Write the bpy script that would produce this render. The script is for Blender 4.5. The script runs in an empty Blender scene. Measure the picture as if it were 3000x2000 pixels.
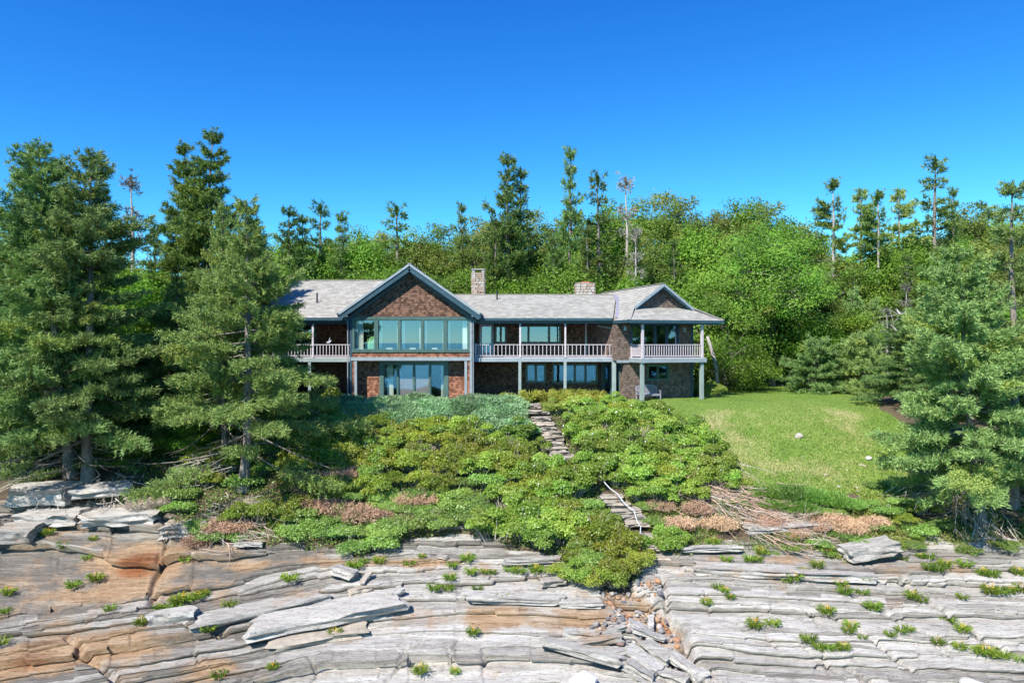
import bpy, math, random
import numpy as np
from mathutils import Vector, Matrix

# ---------------------------------------------------------------- camera, sky, sun, exposure
SC = bpy.context.scene
COL = SC.collection
CAM_Z = 3.8
FPX = 2100.0                      # focal length in pixels of a 3000 px wide frame
cam_d = bpy.data.cameras.new('camera')
cam_d.sensor_width = 36.0
cam_d.lens = FPX / 3000.0 * 36.0
cam_d.clip_start = 0.1
cam_d.clip_end = 12000
cam = bpy.data.objects.new('camera', cam_d)
COL.objects.link(cam)
cam.location = (0, 0, CAM_Z)
cam.rotation_euler = (math.radians(90), 0, 0)
SC.camera = cam

SUN_DIR = Vector((-0.66, -1.0, 1.33)).normalized()      # towards the sun
SUN_EL = math.asin(SUN_DIR.z)
SUN_AZ = math.atan2(SUN_DIR.x, SUN_DIR.y)
world = bpy.data.worlds.new('World')
SC.world = world
world.use_nodes = True
wn = world.node_tree.nodes
wl = world.node_tree.links
wn.clear()
w_out = wn.new('ShaderNodeOutputWorld')
w_bg = wn.new('ShaderNodeBackground')
w_sky = wn.new('ShaderNodeTexSky')
w_sky.sky_type = 'NISHITA'
w_sky.sun_disc = False
w_sky.sun_elevation = SUN_EL
w_sky.sun_rotation = SUN_AZ
w_sky.altitude = 300
w_sky.air_density = 0.72
w_sky.dust_density = 0.0
w_sky.ozone_density = 3.0
# one even colour grade over the whole sky: deeper, clearer blue
w_sep = wn.new('ShaderNodeSeparateColor')
w_com = wn.new('ShaderNodeCombineColor')
wl.new(w_sky.outputs[0], w_sep.inputs[0])
SKY_S = 0.15
for ch, (pw_, k_) in enumerate(((2.0, 0.75), (1.42, 0.97), (0.8, 0.86))):
    a_ = wn.new('ShaderNodeMath'); a_.operation = 'MULTIPLY'; a_.inputs[1].default_value = SKY_S
    b_ = wn.new('ShaderNodeMath'); b_.operation = 'POWER'; b_.inputs[1].default_value = pw_
    c_ = wn.new('ShaderNodeMath'); c_.operation = 'MULTIPLY'; c_.inputs[1].default_value = k_ / SKY_S
    wl.new(w_sep.outputs[ch], a_.inputs[0]); wl.new(a_.outputs[0], b_.inputs[0]); wl.new(b_.outputs[0], c_.inputs[0]); wl.new(c_.outputs[0], w_com.inputs[ch])
w_bg.inputs['Strength'].default_value = SKY_S
wl.new(w_com.outputs[0], w_bg.inputs['Color'])
wl.new(w_bg.outputs[0], w_out.inputs['Surface'])

sun_d = bpy.data.lights.new('sun', 'SUN')
sun_d.energy = 4.6
sun_d.angle = math.radians(0.53)
sun_d.color = (1.0, 0.95, 0.87)
sun = bpy.data.objects.new('sun', sun_d)
COL.objects.link(sun)
sun.location = SUN_DIR * 120
sun.rotation_euler = SUN_DIR.to_track_quat('Z', 'Y').to_euler()

SC.view_settings.view_transform = 'Standard'
SC.view_settings.look = 'None'
SC.view_settings.exposure = 0.85
SC.view_settings.gamma = 1.0
SC.view_settings.use_curve_mapping = False
SC.cycles.use_denoising = True
SC.cycles.max_bounces = 8
SC.cycles.diffuse_bounces = 5
SC.cycles.glossy_bounces = 3
SC.cycles.transmission_bounces = 4
SC.cycles.transparent_max_bounces = 8
SC.cycles.caustics_reflective = False
SC.cycles.caustics_refractive = False

RNG = np.random.default_rng(7)
random.seed(7)

# ---------------------------------------------------------------- small helpers
def at(px, py, Y):
    """point at depth Y that projects to photo pixel (px, py)"""
    return Vector(((px - 1500.0) / FPX * Y, Y, CAM_Z - (py - 1000.0) / FPX * Y))

def _h(n):
    n = np.asarray(n).astype(np.int64)
    n = (n << 13) ^ n
    n = (n * (n * n * 15731 + 789221) + 1376312589) & 0x7fffffff
    return n / 1073741823.5 - 1.0

def vnoise1(x, seed=0):
    x = np.asarray(x, float)
    i = np.floor(x).astype(np.int64); f = x - i
    f = f * f * (3 - 2 * f)
    a = _h(i + seed * 7919); b = _h(i + 1 + seed * 7919)
    return a * (1 - f) + b * f

def vnoise2(x, y, seed=0):
    x, y = np.broadcast_arrays(np.asarray(x, float), np.asarray(y, float))
    i = np.floor(x).astype(np.int64); j = np.floor(y).astype(np.int64)
    u = x - i; v = y - j
    u = u * u * (3 - 2 * u); v = v * v * (3 - 2 * v)
    def hh(a, b): return _h(a * 57 + b * 7919 + seed * 104729)
    return (hh(i, j) * (1 - u) + hh(i + 1, j) * u) * (1 - v) + (hh(i, j + 1) * (1 - u) + hh(i + 1, j + 1) * u) * v

def fbm2(x, y, seed=0, oct=4, gain=0.5):
    s = 0; a = 1.0; t = 0
    for o in range(oct):
        s = s + a * vnoise2(np.asarray(x) * 2 ** o, np.asarray(y) * 2 ** o, seed + o * 31)
        t += a; a *= gain
    return s / t

def smooth(a, b, x):
    t = np.clip((np.asarray(x, float) - a) / (b - a), 0, 1)
    return t * t * (3 - 2 * t)

def tag(o, label=None, cat=None, group=None, kind=None):
    if label: o['label'] = label
    if cat: o['category'] = cat
    if group: o['group'] = group
    if kind: o['kind'] = kind
    return o

def empty(name, loc=(0, 0, 0), rz=0.0, parent=None):
    o = bpy.data.objects.new(name, None)
    COL.objects.link(o)
    o.location = loc
    o.rotation_euler = (0, 0, rz)
    o.empty_display_size = 0.2
    if parent: o.parent = parent
    return o

def link(name, me, parent=None, loc=None):
    o = bpy.data.objects.new(name, me)
    COL.objects.link(o)
    if parent is not None: o.parent = parent
    if loc is not None: o.location = loc
    return o

def mesh_from(name, V, F, mat=None, tint=None, smooth_shade=False):
    me = bpy.data.meshes.new(name)
    me.from_pydata([tuple(v) for v in V], [], F)
    if mat is not None: me.materials.append(mat)
    if tint is not None:
        a = me.attributes.new('tint', 'FLOAT_COLOR', 'POINT')
        a.data.foreach_set('color', np.asarray(tint, np.float32).ravel())
    if smooth_shade:
        me.polygons.foreach_set('use_smooth', np.ones(len(me.polygons), bool))
    me.update()
    return me

def mesh_np(name, V, F, mat=None, tint=None, smooth_shade=False):
    """V (n,3), F (m,k) with one k for the whole mesh"""
    V = np.asarray(V, np.float32); F = np.asarray(F, np.int32)
    me = bpy.data.meshes.new(name)
    me.vertices.add(len(V)); me.vertices.foreach_set('co', V.ravel())
    m, k = F.shape
    me.loops.add(m * k); me.loops.foreach_set('vertex_index', F.ravel())
    me.polygons.add(m)
    me.polygons.foreach_set('loop_start', np.arange(0, m * k, k, dtype=np.int32))
    me.polygons.foreach_set('loop_total', np.full(m, k, np.int32))
    if smooth_shade: me.polygons.foreach_set('use_smooth', np.ones(m, bool))
    if mat is not None: me.materials.append(mat)
    if tint is not None:
        a = me.attributes.new('tint', 'FLOAT_COLOR', 'POINT')
        a.data.foreach_set('color', np.asarray(tint, np.float32).ravel())
    me.update(calc_edges=True)
    return me

class MB:
    """collects boxes, bars and tubes into one mesh"""
    def __init__(self): self.V = []; self.F = []
    def add(self, V, F):
        n = len(self.V)
        self.V += [tuple(v) for v in V]
        self.F += [tuple(i + n for i in f) for f in F]
        return self
    def box(self, x0, x1, y0, y1, z0, z1):
        return self.add([(x0, y0, z0), (x1, y0, z0), (x1, y1, z0), (x0, y1, z0), (x0, y0, z1), (x1, y0, z1), (x1, y1, z1), (x0, y1, z1)],
                        [(0, 3, 2, 1), (4, 5, 6, 7), (0, 1, 5, 4), (1, 2, 6, 5), (2, 3, 7, 6), (3, 0, 4, 7)])
    def bar(self, a, b, w, h, up=(0, 0, 1)):
        a = Vector(a); b = Vector(b); d = (b - a).normalized()
        s = d.cross(Vector(up))
        if s.length < 1e-4: s = d.cross(Vector((0, 1, 0)))
        s.normalize(); t = s.cross(d).normalized()
        V = []
        for p in (a, b):
            for i, j in ((-1, -1), (1, -1), (1, 1), (-1, 1)):
                V.append(p + s * (w / 2 * i) + t * (h / 2 * j))
        return self.add(V, [(0, 1, 2, 3), (7, 6, 5, 4), (0, 4, 5, 1), (1, 5, 6, 2), (2, 6, 7, 3), (3, 7, 4, 0)])
    def tube(self, pts, radii, n=6, cap=True):
        pts = [Vector(p) for p in pts]
        base = len(self.V)
        ref = Vector((0.13, 0.21, 0.97))
        for i, p in enumerate(pts):
            d = (pts[min(i + 1, len(pts) - 1)] - pts[max(i - 1, 0)])
            d = d.normalized() if d.length > 1e-6 else Vector((0, 0, 1))
            r = ref if abs(d.dot(ref)) < 0.93 else Vector((1, 0.1, 0))
            s = d.cross(r).normalized(); t = s.cross(d)
            for k in range(n):
                an = 2 * math.pi * k / n
                self.V.append(tuple(p + (s * math.cos(an) + t * math.sin(an)) * radii[i]))
        for i in range(len(pts) - 1):
            for k in range(n):
                a = base + i * n + k; b = base + i * n + (k + 1) % n
                self.F.append((a, a + n, b + n, b))
        if cap:
            self.F.append(tuple(base + k for k in range(n)))
            e = base + (len(pts) - 1) * n
            self.F.append(tuple(e + n - 1 - k for k in range(n)))
        return self
    def prism(self, poly, axis_pt, d):
        """poly: list of 3D points (planar); extruded by vector d"""
        n = len(poly); d = Vector(d)
        V = [Vector(p) for p in poly] + [Vector(p) + d for p in poly]
        F = [tuple(range(n)), tuple(reversed(range(n, 2 * n)))]
        for i in range(n):
            j = (i + 1) % n
            F.append((i, i + n, j + n, j))
        return self.add(V, F)
    def build(self, name, mat, parent=None, loc=None, smooth_shade=False, tint=None):
        me = mesh_from(name, self.V, self.F, mat, tint, smooth_shade)
        return link(name, me, parent, loc)

def bevelled(mb, name, mat, parent=None, w=0.01, loc=None):
    import bmesh
    me = mesh_from(name, mb.V, mb.F, mat)
    bm = bmesh.new(); bm.from_mesh(me)
    bmesh.ops.recalc_face_normals(bm, faces=bm.faces)
    bmesh.ops.bevel(bm, geom=list(bm.edges), offset=w, segments=1, affect='EDGES', clamp_overlap=True)
    bm.to_mesh(me); bm.free()
    return link(name, me, parent, loc)

# ---------------------------------------------------------------- materials
def nt(name):
    m = bpy.data.materials.new(name); m.use_nodes = True
    t = m.node_tree; t.nodes.clear()
    out = t.nodes.new('ShaderNodeOutputMaterial')
    return m, t, out

def N(t, kind, **kw):
    n = t.nodes.new('ShaderNode' + kind)
    for k, v in kw.items():
        if k.startswith('i_'):
            key = k[2:]
            n.inputs[int(key) if key.isdigit() else key.replace('_', ' ')].default_value = v
        else: setattr(n, k, v)
    return n

def ramp(t, stops, fac=None):
    r = t.nodes.new('ShaderNodeValToRGB')
    e = r.color_ramp.elements
    while len(e) < len(stops): e.new(0.5)
    for i, (p, c) in enumerate(stops):
        e[i].position = p
        e[i].color = (*c, 1) if len(c) == 3 else c
    if fac is not None: t.links.new(fac, r.inputs[0])
    return r

def mixc(t, fac, a, b, mode='MIX'):
    m = t.nodes.new('ShaderNodeMix'); m.data_type = 'RGBA'; m.blend_type = mode
    for inp, v in ((m.inputs['Factor'], fac), (m.inputs[6], a), (m.inputs[7], b)):
        if isinstance(v, bpy.types.NodeSocket): t.links.new(v, inp)
        elif isinstance(v, (int, float)): inp.default_value = v
        else: inp.default_value = (*v, 1) if len(v) == 3 else v
    return m.outputs[2]

def paint(name, col, rough=0.6, var=0.25, scale=6.0, stretch=(1, 1, 1), bump=0.0, worn=None):
    """painted or plain surface with uneven tone"""
    m, t, out = nt(name)
    tc = N(t, 'TexCoord'); mp = N(t, 'Mapping'); mp.inputs['Scale'].default_value = stretch
    t.links.new(tc.outputs['Object'], mp.inputs[0])
    no = N(t, 'TexNoise', i_Scale=scale, i_Detail=5.0, i_Roughness=0.6)
    t.links.new(mp.outputs[0], no.inputs['Vector'])
    lo = tuple(c * (1 - var) for c in col); hi = tuple(min(1, c * (1 + var)) for c in col)
    r = ramp(t, [(0.3, lo), (0.7, hi)], no.outputs[0])
    c = r.outputs[0]
    if worn:
        n2 = N(t, 'TexNoise', i_Scale=scale * 2.3, i_Detail=6.0)
        t.links.new(mp.outputs[0], n2.inputs['Vector'])
        f = ramp(t, [(0.55, (0, 0, 0)), (0.68, (1, 1, 1))], n2.outputs[0])
        c = mixc(t, f.outputs[0], c, worn)
    b = N(t, 'BsdfPrincipled', i_Roughness=rough)
    t.links.new(c, b.inputs['Base Color'])
    if bump:
        bu = N(t, 'Bump', i_Strength=bump, i_Distance=0.02)
        t.links.new(no.outputs[0], bu.inputs['Height']); t.links.new(bu.outputs[0], b.inputs['Normal'])
    t.links.new(b.outputs[0], out.inputs[0])
    return m

def tinted(name, lo, hi, rough=0.85, grain=(40, 40, 6), bump=0.3):
    """shingles: the tint attribute picks a tone between lo and hi, fine grain on top"""
    m, t, out = nt(name)
    a = N(t, 'Attribute', attribute_name='tint')
    tc = N(t, 'TexCoord'); mp = N(t, 'Mapping'); mp.inputs['Scale'].default_value = grain
    t.links.new(tc.outputs['Object'], mp.inputs[0])
    no = N(t, 'TexNoise', i_Scale=1.0, i_Detail=4.0)
    t.links.new(mp.outputs[0], no.inputs['Vector'])
    big = N(t, 'TexNoise', i_Scale=0.7, i_Detail=3.0)
    t.links.new(tc.outputs['Object'], big.inputs['Vector'])
    sep = N(t, 'SeparateColor'); t.links.new(a.outputs['Color'], sep.inputs[0])
    f = N(t, 'Math', operation='MULTIPLY_ADD'); f.inputs[1].default_value = 0.35; f.inputs[2].default_value = -0.175
    t.links.new(big.outputs[0], f.inputs[0])
    g = N(t, 'Math', operation='ADD'); t.links.new(f.outputs[0], g.inputs[0]); t.links.new(sep.outputs[0], g.inputs[1])
    h = N(t, 'Math', operation='MULTIPLY_ADD'); h.inputs[1].default_value = 0.5; h.inputs[2].default_value = -0.25
    t.links.new(no.outputs[0], h.inputs[0])
    k = N(t, 'Math', operation='ADD'); t.links.new(g.outputs[0], k.inputs[0]); t.links.new(h.outputs[0], k.inputs[1])
    mid = tuple((p + q) / 2 for p, q in zip(lo, hi))
    r = ramp(t, [(0.05, lo), (0.5, mid), (0.95, hi)], k.outputs[0])
    b = N(t, 'BsdfPrincipled', i_Roughness=rough)
    b.inputs['Specular IOR Level'].default_value = 0.3
    t.links.new(r.outputs[0], b.inputs['Base Color'])
    bu = N(t, 'Bump', i_Strength=bump, i_Distance=0.01)
    t.links.new(no.outputs[0], bu.inputs['Height']); t.links.new(bu.outputs[0], b.inputs['Normal'])
    t.links.new(b.outputs[0], out.inputs[0])
    return m

def leafmat(name, dark, light, alt=None, rough=0.45, trans=0.35, tcol=None, spec=0.35):
    """tint.r picks dark..light, tint.g mixes in the other hue; each plant varies a little"""
    m, t, out = nt(name)
    a = N(t, 'Attribute', attribute_name='tint')
    sep = N(t, 'SeparateColor'); t.links.new(a.outputs['Color'], sep.inputs[0])
    c = mixc(t, sep.outputs[0], dark, light)
    if alt is not None: c = mixc(t, sep.outputs[1], c, alt)
    oi = N(t, 'ObjectInfo')
    hs = N(t, 'HueSaturation')
    mr = N(t, 'MapRange'); mr.inputs[3].default_value = 0.485; mr.inputs[4].default_value = 0.515
    t.links.new(oi.outputs['Random'], mr.inputs[0]); t.links.new(mr.outputs[0], hs.inputs['Hue'])
    m2 = N(t, 'Math', operation='MULTIPLY'); m2.inputs[1].default_value = 7.13
    m3 = N(t, 'Math', operation='FRACT'); t.links.new(oi.outputs['Random'], m2.inputs[0]); t.links.new(m2.outputs[0], m3.inputs[0])
    mv = N(t, 'MapRange'); mv.inputs[3].default_value = 0.68; mv.inputs[4].default_value = 1.22
    t.links.new(m3.outputs[0], mv.inputs[0]); t.links.new(mv.outputs[0], hs.inputs['Value'])
    t.links.new(c, hs.inputs['Color'])
    b = N(t, 'BsdfPrincipled', i_Roughness=rough)
    b.inputs['Specular IOR Level'].default_value = spec
    t.links.new(hs.outputs[0], b.inputs['Base Color'])
    tr = N(t, 'BsdfTranslucent')
    tb = mixc(t, 1.0, hs.outputs[0], tcol or (1.1, 1.25, 0.5), 'MULTIPLY')
    t.links.new(tb, tr.inputs['Color'])
    mx = N(t, 'MixShader'); mx.inputs[0].default_value = trans
    t.links.new(b.outputs[0], mx.inputs[1]); t.links.new(tr.outputs[0], mx.inputs[2])
    t.links.new(mx.outputs[0], out.inputs[0])
    return m

M = {}
M['cedar'] = tinted('cedar_shingle', (0.075, 0.040, 0.028), (0.24, 0.135, 0.09))
M['cedar_red'] = tinted('red_cedar_shingle', (0.13, 0.052, 0.03), (0.38, 0.18, 0.11))
M['cedar_grey'] = tinted('grey_cedar_shingle', (0.105, 0.074, 0.058), (0.215, 0.160, 0.130))
M['roof'] = tinted('roof_shingle', (0.285, 0.272, 0.24), (0.40, 0.385, 0.345), grain=(30, 30, 30), bump=0.2)
M['sheath'] = paint('wall_sheathing', (0.07, 0.045, 0.035), 0.9)
M['deck_under'] = paint('roof_underlay', (0.10, 0.10, 0.10), 0.9)
M['navy'] = paint('dark_teal_paint', (0.028, 0.070, 0.095), 0.45, 0.2, 3, worn=(0.05, 0.11, 0.14))
M['teal'] = paint('green_teal_paint', (0.075, 0.14, 0.125), 0.4, 0.15, 3)
M['slate'] = paint('grey_blue_paint', (0.27, 0.315, 0.34), 0.5, 0.15, 2.5, (1, 1, 1), worn=(0.30, 0.36, 0.38))
M['postgrey'] = paint('grey_green_post_paint', (0.27, 0.33, 0.315), 0.55, 0.15, 2.5)
M['rail'] = paint('weathered_white_rail', (0.56, 0.50, 0.52), 0.7, 0.15, 5)
M['white'] = paint('white_paint', (0.72, 0.74, 0.78), 0.5, 0.06, 3)
M['plaster'] = paint('interior_plaster', (0.22, 0.19, 0.16), 0.9, 0.08, 1)
M['floorwood'] = paint('wood_floor', (0.20, 0.12, 0.07), 0.5, 0.3, 4, (1, 8, 1))
M['curtain'] = paint('curtain_cloth', (0.80, 0.86, 0.76), 0.9, 0.06, 3)
M['greenfabric'] = paint('green_upholstery', (0.28, 0.62, 0.22), 0.9, 0.08, 5)
M['black'] = paint('black_metal', (0.02, 0.022, 0.026), 0.4, 0.2)
M['brass'] = paint('brass', (0.55, 0.38, 0.16), 0.35, 0.2)
M['lead'] = paint('lead_flashing', (0.27, 0.26, 0.31), 0.4, 0.15, 4)
M['concrete'] = paint('concrete', (0.34, 0.32, 0.31), 0.9, 0.15, 3, bump=0.2)
M['teak'] = paint('grey_teak', (0.27, 0.27, 0.31), 0.8, 0.25, 8, (6, 6, 1))
M['steelrust'] = paint('rusty_steel', (0.20, 0.075, 0.04), 0.8, 0.4, 20)
M['rope'] = paint('pale_rope', (0.55, 0.60, 0.62), 0.9, 0.2, 30)
M['brick'] = paint('clay_flue', (0.36, 0.12, 0.07), 0.85, 0.25, 10)
M['mortar'] = paint('mortar', (0.30, 0.28, 0.26), 0.95, 0.2, 10)

def glassmat():
    m, t, out = nt('window_glass')
    fr = N(t, 'LayerWeight', i_Blend=0.5)
    pw_ = N(t, 'Math', operation='POWER'); pw_.inputs[1].default_value = 3.0
    t.links.new(fr.outputs['Facing'], pw_.inputs[0])
    ma = N(t, 'Math', operation='MULTIPLY_ADD'); ma.inputs[1].default_value = 0.6; ma.inputs[2].default_value = 0.24
    ma.use_clamp = True
    t.links.new(pw_.outputs[0], ma.inputs[0])
    tr = N(t, 'BsdfTransparent', i_Color=(0.95, 0.98, 0.97, 1))
    gl = N(t, 'BsdfGlossy', i_Roughness=0.015, i_Color=(0.34, 0.60, 1.0, 1))
    mx = N(t, 'MixShader')
    t.links.new(ma.outputs[0], mx.inputs[0]); t.links.new(tr.outputs[0], mx.inputs[1]); t.links.new(gl.outputs[0], mx.inputs[2])
    t.links.new(mx.outputs[0], out.inputs[0])
    return m
M['glass'] = glassmat()

def screenmat():
    m, t, out = nt('insect_screen')
    tr = N(t, 'BsdfTransparent'); d = N(t, 'BsdfDiffuse', i_Color=(0.35, 0.33, 0.34, 1))
    mx = N(t, 'MixShader'); mx.inputs[0].default_value = 0.75
    t.links.new(tr.outputs[0], mx.inputs[1]); t.links.new(d.outputs[0], mx.inputs[2]); t.links.new(mx.outputs[0], out.inputs[0])
    return m
M['screen'] = screenmat()

def stonemat(name, cols, scale=4, bump=0.5, stretch=(1, 1, 1)):
    m, t, out = nt(name)
    tc = N(t, 'TexCoord'); oi = N(t, 'ObjectInfo')
    mp = N(t, 'Mapping'); mp.inputs['Scale'].default_value = stretch
    t.links.new(tc.outputs['Object'], mp.inputs[0])
    r = ramp(t, [(i / max(1, len(cols) - 1), c) for i, c in enumerate(cols)], oi.outputs['Random'])
    no = N(t, 'TexNoise', i_Scale=scale, i_Detail=6.0, i_Roughness=0.65)
    t.links.new(mp.outputs[0], no.inputs['Vector'])
    r2 = ramp(t, [(0.3, (0.62, 0.60, 0.58)), (0.7, (1.15, 1.12, 1.08))], no.outputs[0])
    c = mixc(t, 1.0, r.outputs[0], r2.outputs[0], 'MULTIPLY')
    b = N(t, 'BsdfPrincipled', i_Roughness=0.85); b.inputs['Specular IOR Level'].default_value = 0.25
    t.links.new(c, b.inputs['Base Color'])
    bu = N(t, 'Bump', i_Strength=bump, i_Distance=0.02)
    t.links.new(no.outputs[0], bu.inputs['Height']); t.links.new(bu.outputs[0], b.inputs['Normal'])
    t.links.new(b.outputs[0], out.inputs[0])
    return m
M['chimstone'] = stonemat('chimney_stone', [(0.50, 0.47, 0.43), (0.40, 0.31, 0.24), (0.56, 0.52, 0.48), (0.34, 0.22, 0.15), (0.52, 0.50, 0.47), (0.42, 0.38, 0.34)], 9)
M['cobble'] = stonemat('cobble_stone', [(0.33, 0.33, 0.33), (0.12, 0.13, 0.15), (0.50, 0.48, 0.45), (0.38, 0.14, 0.05), (0.16, 0.17, 0.19), (0.46, 0.40, 0.32), (0.42, 0.20, 0.09), (0.27, 0.27, 0.27)], 8, 0.3)
M['slab'] = stonemat('slab_stone', [(0.44, 0.44, 0.43), (0.50, 0.48, 0.44), (0.40, 0.40, 0.41), (0.50, 0.44, 0.36)], 2.2, 0.5, (1, 1, 6))
M['stepstone'] = stonemat('step_stone', [(0.37, 0.335, 0.285), (0.33, 0.305, 0.27), (0.41, 0.36, 0.29)], 3, 0.5, (1, 1, 5))
M['whiterock'] = stonemat('white_quartz_rock', [(0.66, 0.65, 0.63), (0.66, 0.65, 0.63)], 3, 0.3)

# ================================================================ terrain
_PY = np.array([-60, 14, 20, 24, 28, 33, 36, 38, 40, 42, 43.6, 46, 58, 66, 80, 110, 200, 420])
_PZ = np.array([-30, -12.5, -9.0, -7.8, -6.6, -5.0, -3.45, -2.5, -1.4, -0.42, -0.03, 0, 0, 0.9, 3.6, 8.0, 18, 22.0])
def P(Y): return np.interp(Y, _PY, _PZ)

def hit(px, py):
    """ground point under a photo pixel"""
    lo, hi = 16.0, 90.0
    k = (py - 1000.0) / FPX
    for _ in range(50):
        m = (lo + hi) / 2
        if CAM_Z - k * m > P(m): lo = m
        else: hi = m
    return Vector(((px - 1500) / FPX * lo, lo, float(P(lo))))

_bpx = [-400, 0, 200, 420, 560, 800, 1050, 1310, 1480, 1640, 1760, 1850, 1930, 2040, 2300, 2500, 2700, 2860, 3100, 3400]
_bpy = [1450, 1455, 1450, 1490, 1560, 1600, 1640, 1545, 1600, 1640, 1700, 1705, 1630, 1600, 1600, 1625, 1590, 1575, 1590, 1590]
_bx = np.array([hit(a, b).x for a, b in zip(_bpx, _bpy)]); _by = np.array([hit(a, b).y for a, b in zip(_bpx, _bpy)])
_o = np.argsort(_bx); _bx = _bx[_o]; _by = _by[_o]
def YB(x): return np.interp(x, _bx, _by) + 0.35 * vnoise1(np.asarray(x) * 0.9, 5) + 0.15 * vnoise1(np.asarray(x) * 3.1, 6)

def ground_z(x, y):
    x = np.asarray(x, float); y = np.asarray(y, float)
    z = P(y) + 0.12 * fbm2(x * 0.35, y * 0.35, 3, 3) * smooth(60, 40, y) * smooth(46, 42, y)
    z = z + 1.2 * fbm2(x * 0.05, y * 0.05, 9, 3) * smooth(60, 90, y)
    return z
def soil_z(x, y):
    return ground_z(x, y) + 0.1 - 1.1 * smooth(0.3, -0.9, np.asarray(y) - YB(x))

def soilmat():
    m, t, out = nt('forest_soil')
    g = N(t, 'NewGeometry')
    n1 = N(t, 'TexNoise', i_Scale=0.8, i_Detail=8.0, i_Roughness=0.7)
    n2 = N(t, 'TexNoise', i_Scale=14.0, i_Detail=6.0, i_Roughness=0.7)
    t.links.new(g.outputs['Position'], n1.inputs['Vector']); t.links.new(g.outputs['Position'], n2.inputs['Vector'])
    r = ramp(t, [(0.3, (0.045, 0.032, 0.022)), (0.5, (0.11, 0.08, 0.05)), (0.7, (0.07, 0.085, 0.03))], n1.outputs[0])
    r2 = ramp(t, [(0.3, (0.6, 0.6, 0.6)), (0.7, (1.3, 1.25, 1.2))], n2.outputs[0])
    c = mixc(t, 1.0, r.outputs[0], r2.outputs[0], 'MULTIPLY')
    b = N(t, 'BsdfPrincipled', i_Roughness=0.95)
    bu = N(t, 'Bump', i_Strength=0.8, i_Distance=0.05); t.links.new(n2.outputs[0], bu.inputs['Height'])
    t.links.new(bu.outputs[0], b.inputs['Normal']); t.links.new(c, b.inputs['Base Color']); t.links.new(b.outputs[0], out.inputs[0])
    return m
M['soil'] = soilmat()

def lawnmat():
    m, t, out = nt('lawn_turf')
    g = N(t, 'NewGeometry')
    n1 = N(t, 'TexNoise', i_Scale=0.45, i_Detail=7.0, i_Roughness=0.65)
    n2 = N(t, 'TexNoise', i_Scale=9.0, i_Detail=6.0, i_Roughness=0.75)
    for n in (n1, n2): t.links.new(g.outputs['Position'], n.inputs['Vector'])
    a = N(t, 'Attribute', attribute_name='tint'); sep = N(t, 'SeparateColor'); t.links.new(a.outputs['Color'], sep.inputs[0])
    r = ramp(t, [(0.3, (0.10, 0.17, 0.03)), (0.55, (0.15, 0.22, 0.042)), (0.75, (0.22, 0.25, 0.07))], n1.outputs[0])
    r2 = ramp(t, [(0.3, (0.7, 0.7, 0.7)), (0.7, (1.25, 1.25, 1.25))], n2.outputs[0])
    c = mixc(t, 1.0, r.outputs[0], r2.outputs[0], 'MULTIPLY')
    dry = mixc(t, n2.outputs[0], (0.30, 0.24, 0.12), (0.46, 0.38, 0.24))
    ad = N(t, 'Math', operation='ADD'); t.links.new(n1.outputs[0], ad.inputs[0]); t.links.new(sep.outputs[0], ad.inputs[1])
    ad2 = N(t, 'Math', operation='MULTIPLY_ADD'); ad2.inputs[1].default_value = 0.35; t.links.new(n2.outputs[0], ad2.inputs[0]); t.links.new(ad.outputs[0], ad2.inputs[2])
    f = ramp(t, [(0.60, (0, 0, 0)), (0.82, (0.8, 0.8, 0.8))], None)
    sc = N(t, 'Math', operation='MULTIPLY'); sc.inputs[1].default_value = 0.8; t.links.new(ad2.outputs[0], sc.inputs[0]); t.links.new(sc.outputs[0], f.inputs[0])
    c = mixc(t, f.outputs[0], c, dry)
    b = N(t, 'BsdfPrincipled', i_Roughness=0.9); b.inputs['Specular IOR Level'].default_value = 0.2
    bu = N(t, 'Bump', i_Strength=0.9, i_Distance=0.04); t.links.new(n2.outputs[0], bu.inputs['Height'])
    t.links.new(bu.outputs[0], b.inputs['Normal']); t.links.new(c, b.inputs['Base Color']); t.links.new(b.outputs[0], out.inputs[0])
    return m
M['lawn'] = lawnmat()

def grid_faces(nx, ny):
    i = np.arange(nx - 1)[None, :]; j = np.arange(ny - 1)[:, None]
    a = j * nx + i
    return np.stack([a, a + 1, a + nx + 1, a + nx], -1).reshape(-1, 4)

# ground: one sheet from under the shore rock to the far side of the wooded hill
gx = np.concatenate([np.linspace(-900, -60, 22), np.linspace(-55, 55, 176), np.linspace(60, 900, 22)])
gy = np.concatenate([np.linspace(14, 26, 10), np.linspace(26.2, 62, 100), np.linspace(64, 120, 30), np.linspace(130, 420, 15), np.linspace(480, 4000, 10)])
GX, GY = np.meshgrid(gx, gy)
GZ = soil_z(GX, GY)
g_me = mesh_np('ground', np.stack([GX, GY, GZ], -1).reshape(-1, 3), grid_faces(len(gx), len(gy)), M['soil'], None, True)
tag(link('ground', g_me), kind='structure')

# lawn sheet on the seaward side and round the east end of the house
def lawn_mask(x, y):
    px = 1500 + x / y * FPX
    left = np.interp(y, [34, 36.2, 38, 40, 42, 43.2, 44.5, 47, 62], [12.6, 11.2, 10.4, 8.6, 6.5, 5.4, 4.8, 12.0, 17.5]) + 0.4 * vnoise1(y * 1.3, 77)
    right = np.interp(y, [34, 36, 40, 44, 48, 54, 62], [21.0, 21.5, 21.8, 22.2, 23.5, 24.0, 22]) + 0.5 * vnoise1(y * 0.8, 78)
    front = 35.0 + 0.4 * vnoise1(x * 0.9, 79) + 0.3 * np.abs(x - 18.5) * 0.3
    back = 60.5 + 0.8 * vnoise1(x * 0.6, 80)
    return np.minimum(np.minimum(x - left, right - x), np.minimum(y - front, back - y))
lx = np.arange(4, 27, 0.2); ly = np.arange(34.5, 62.5, 0.2)
LX, LY = np.meshgrid(lx, ly)
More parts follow.
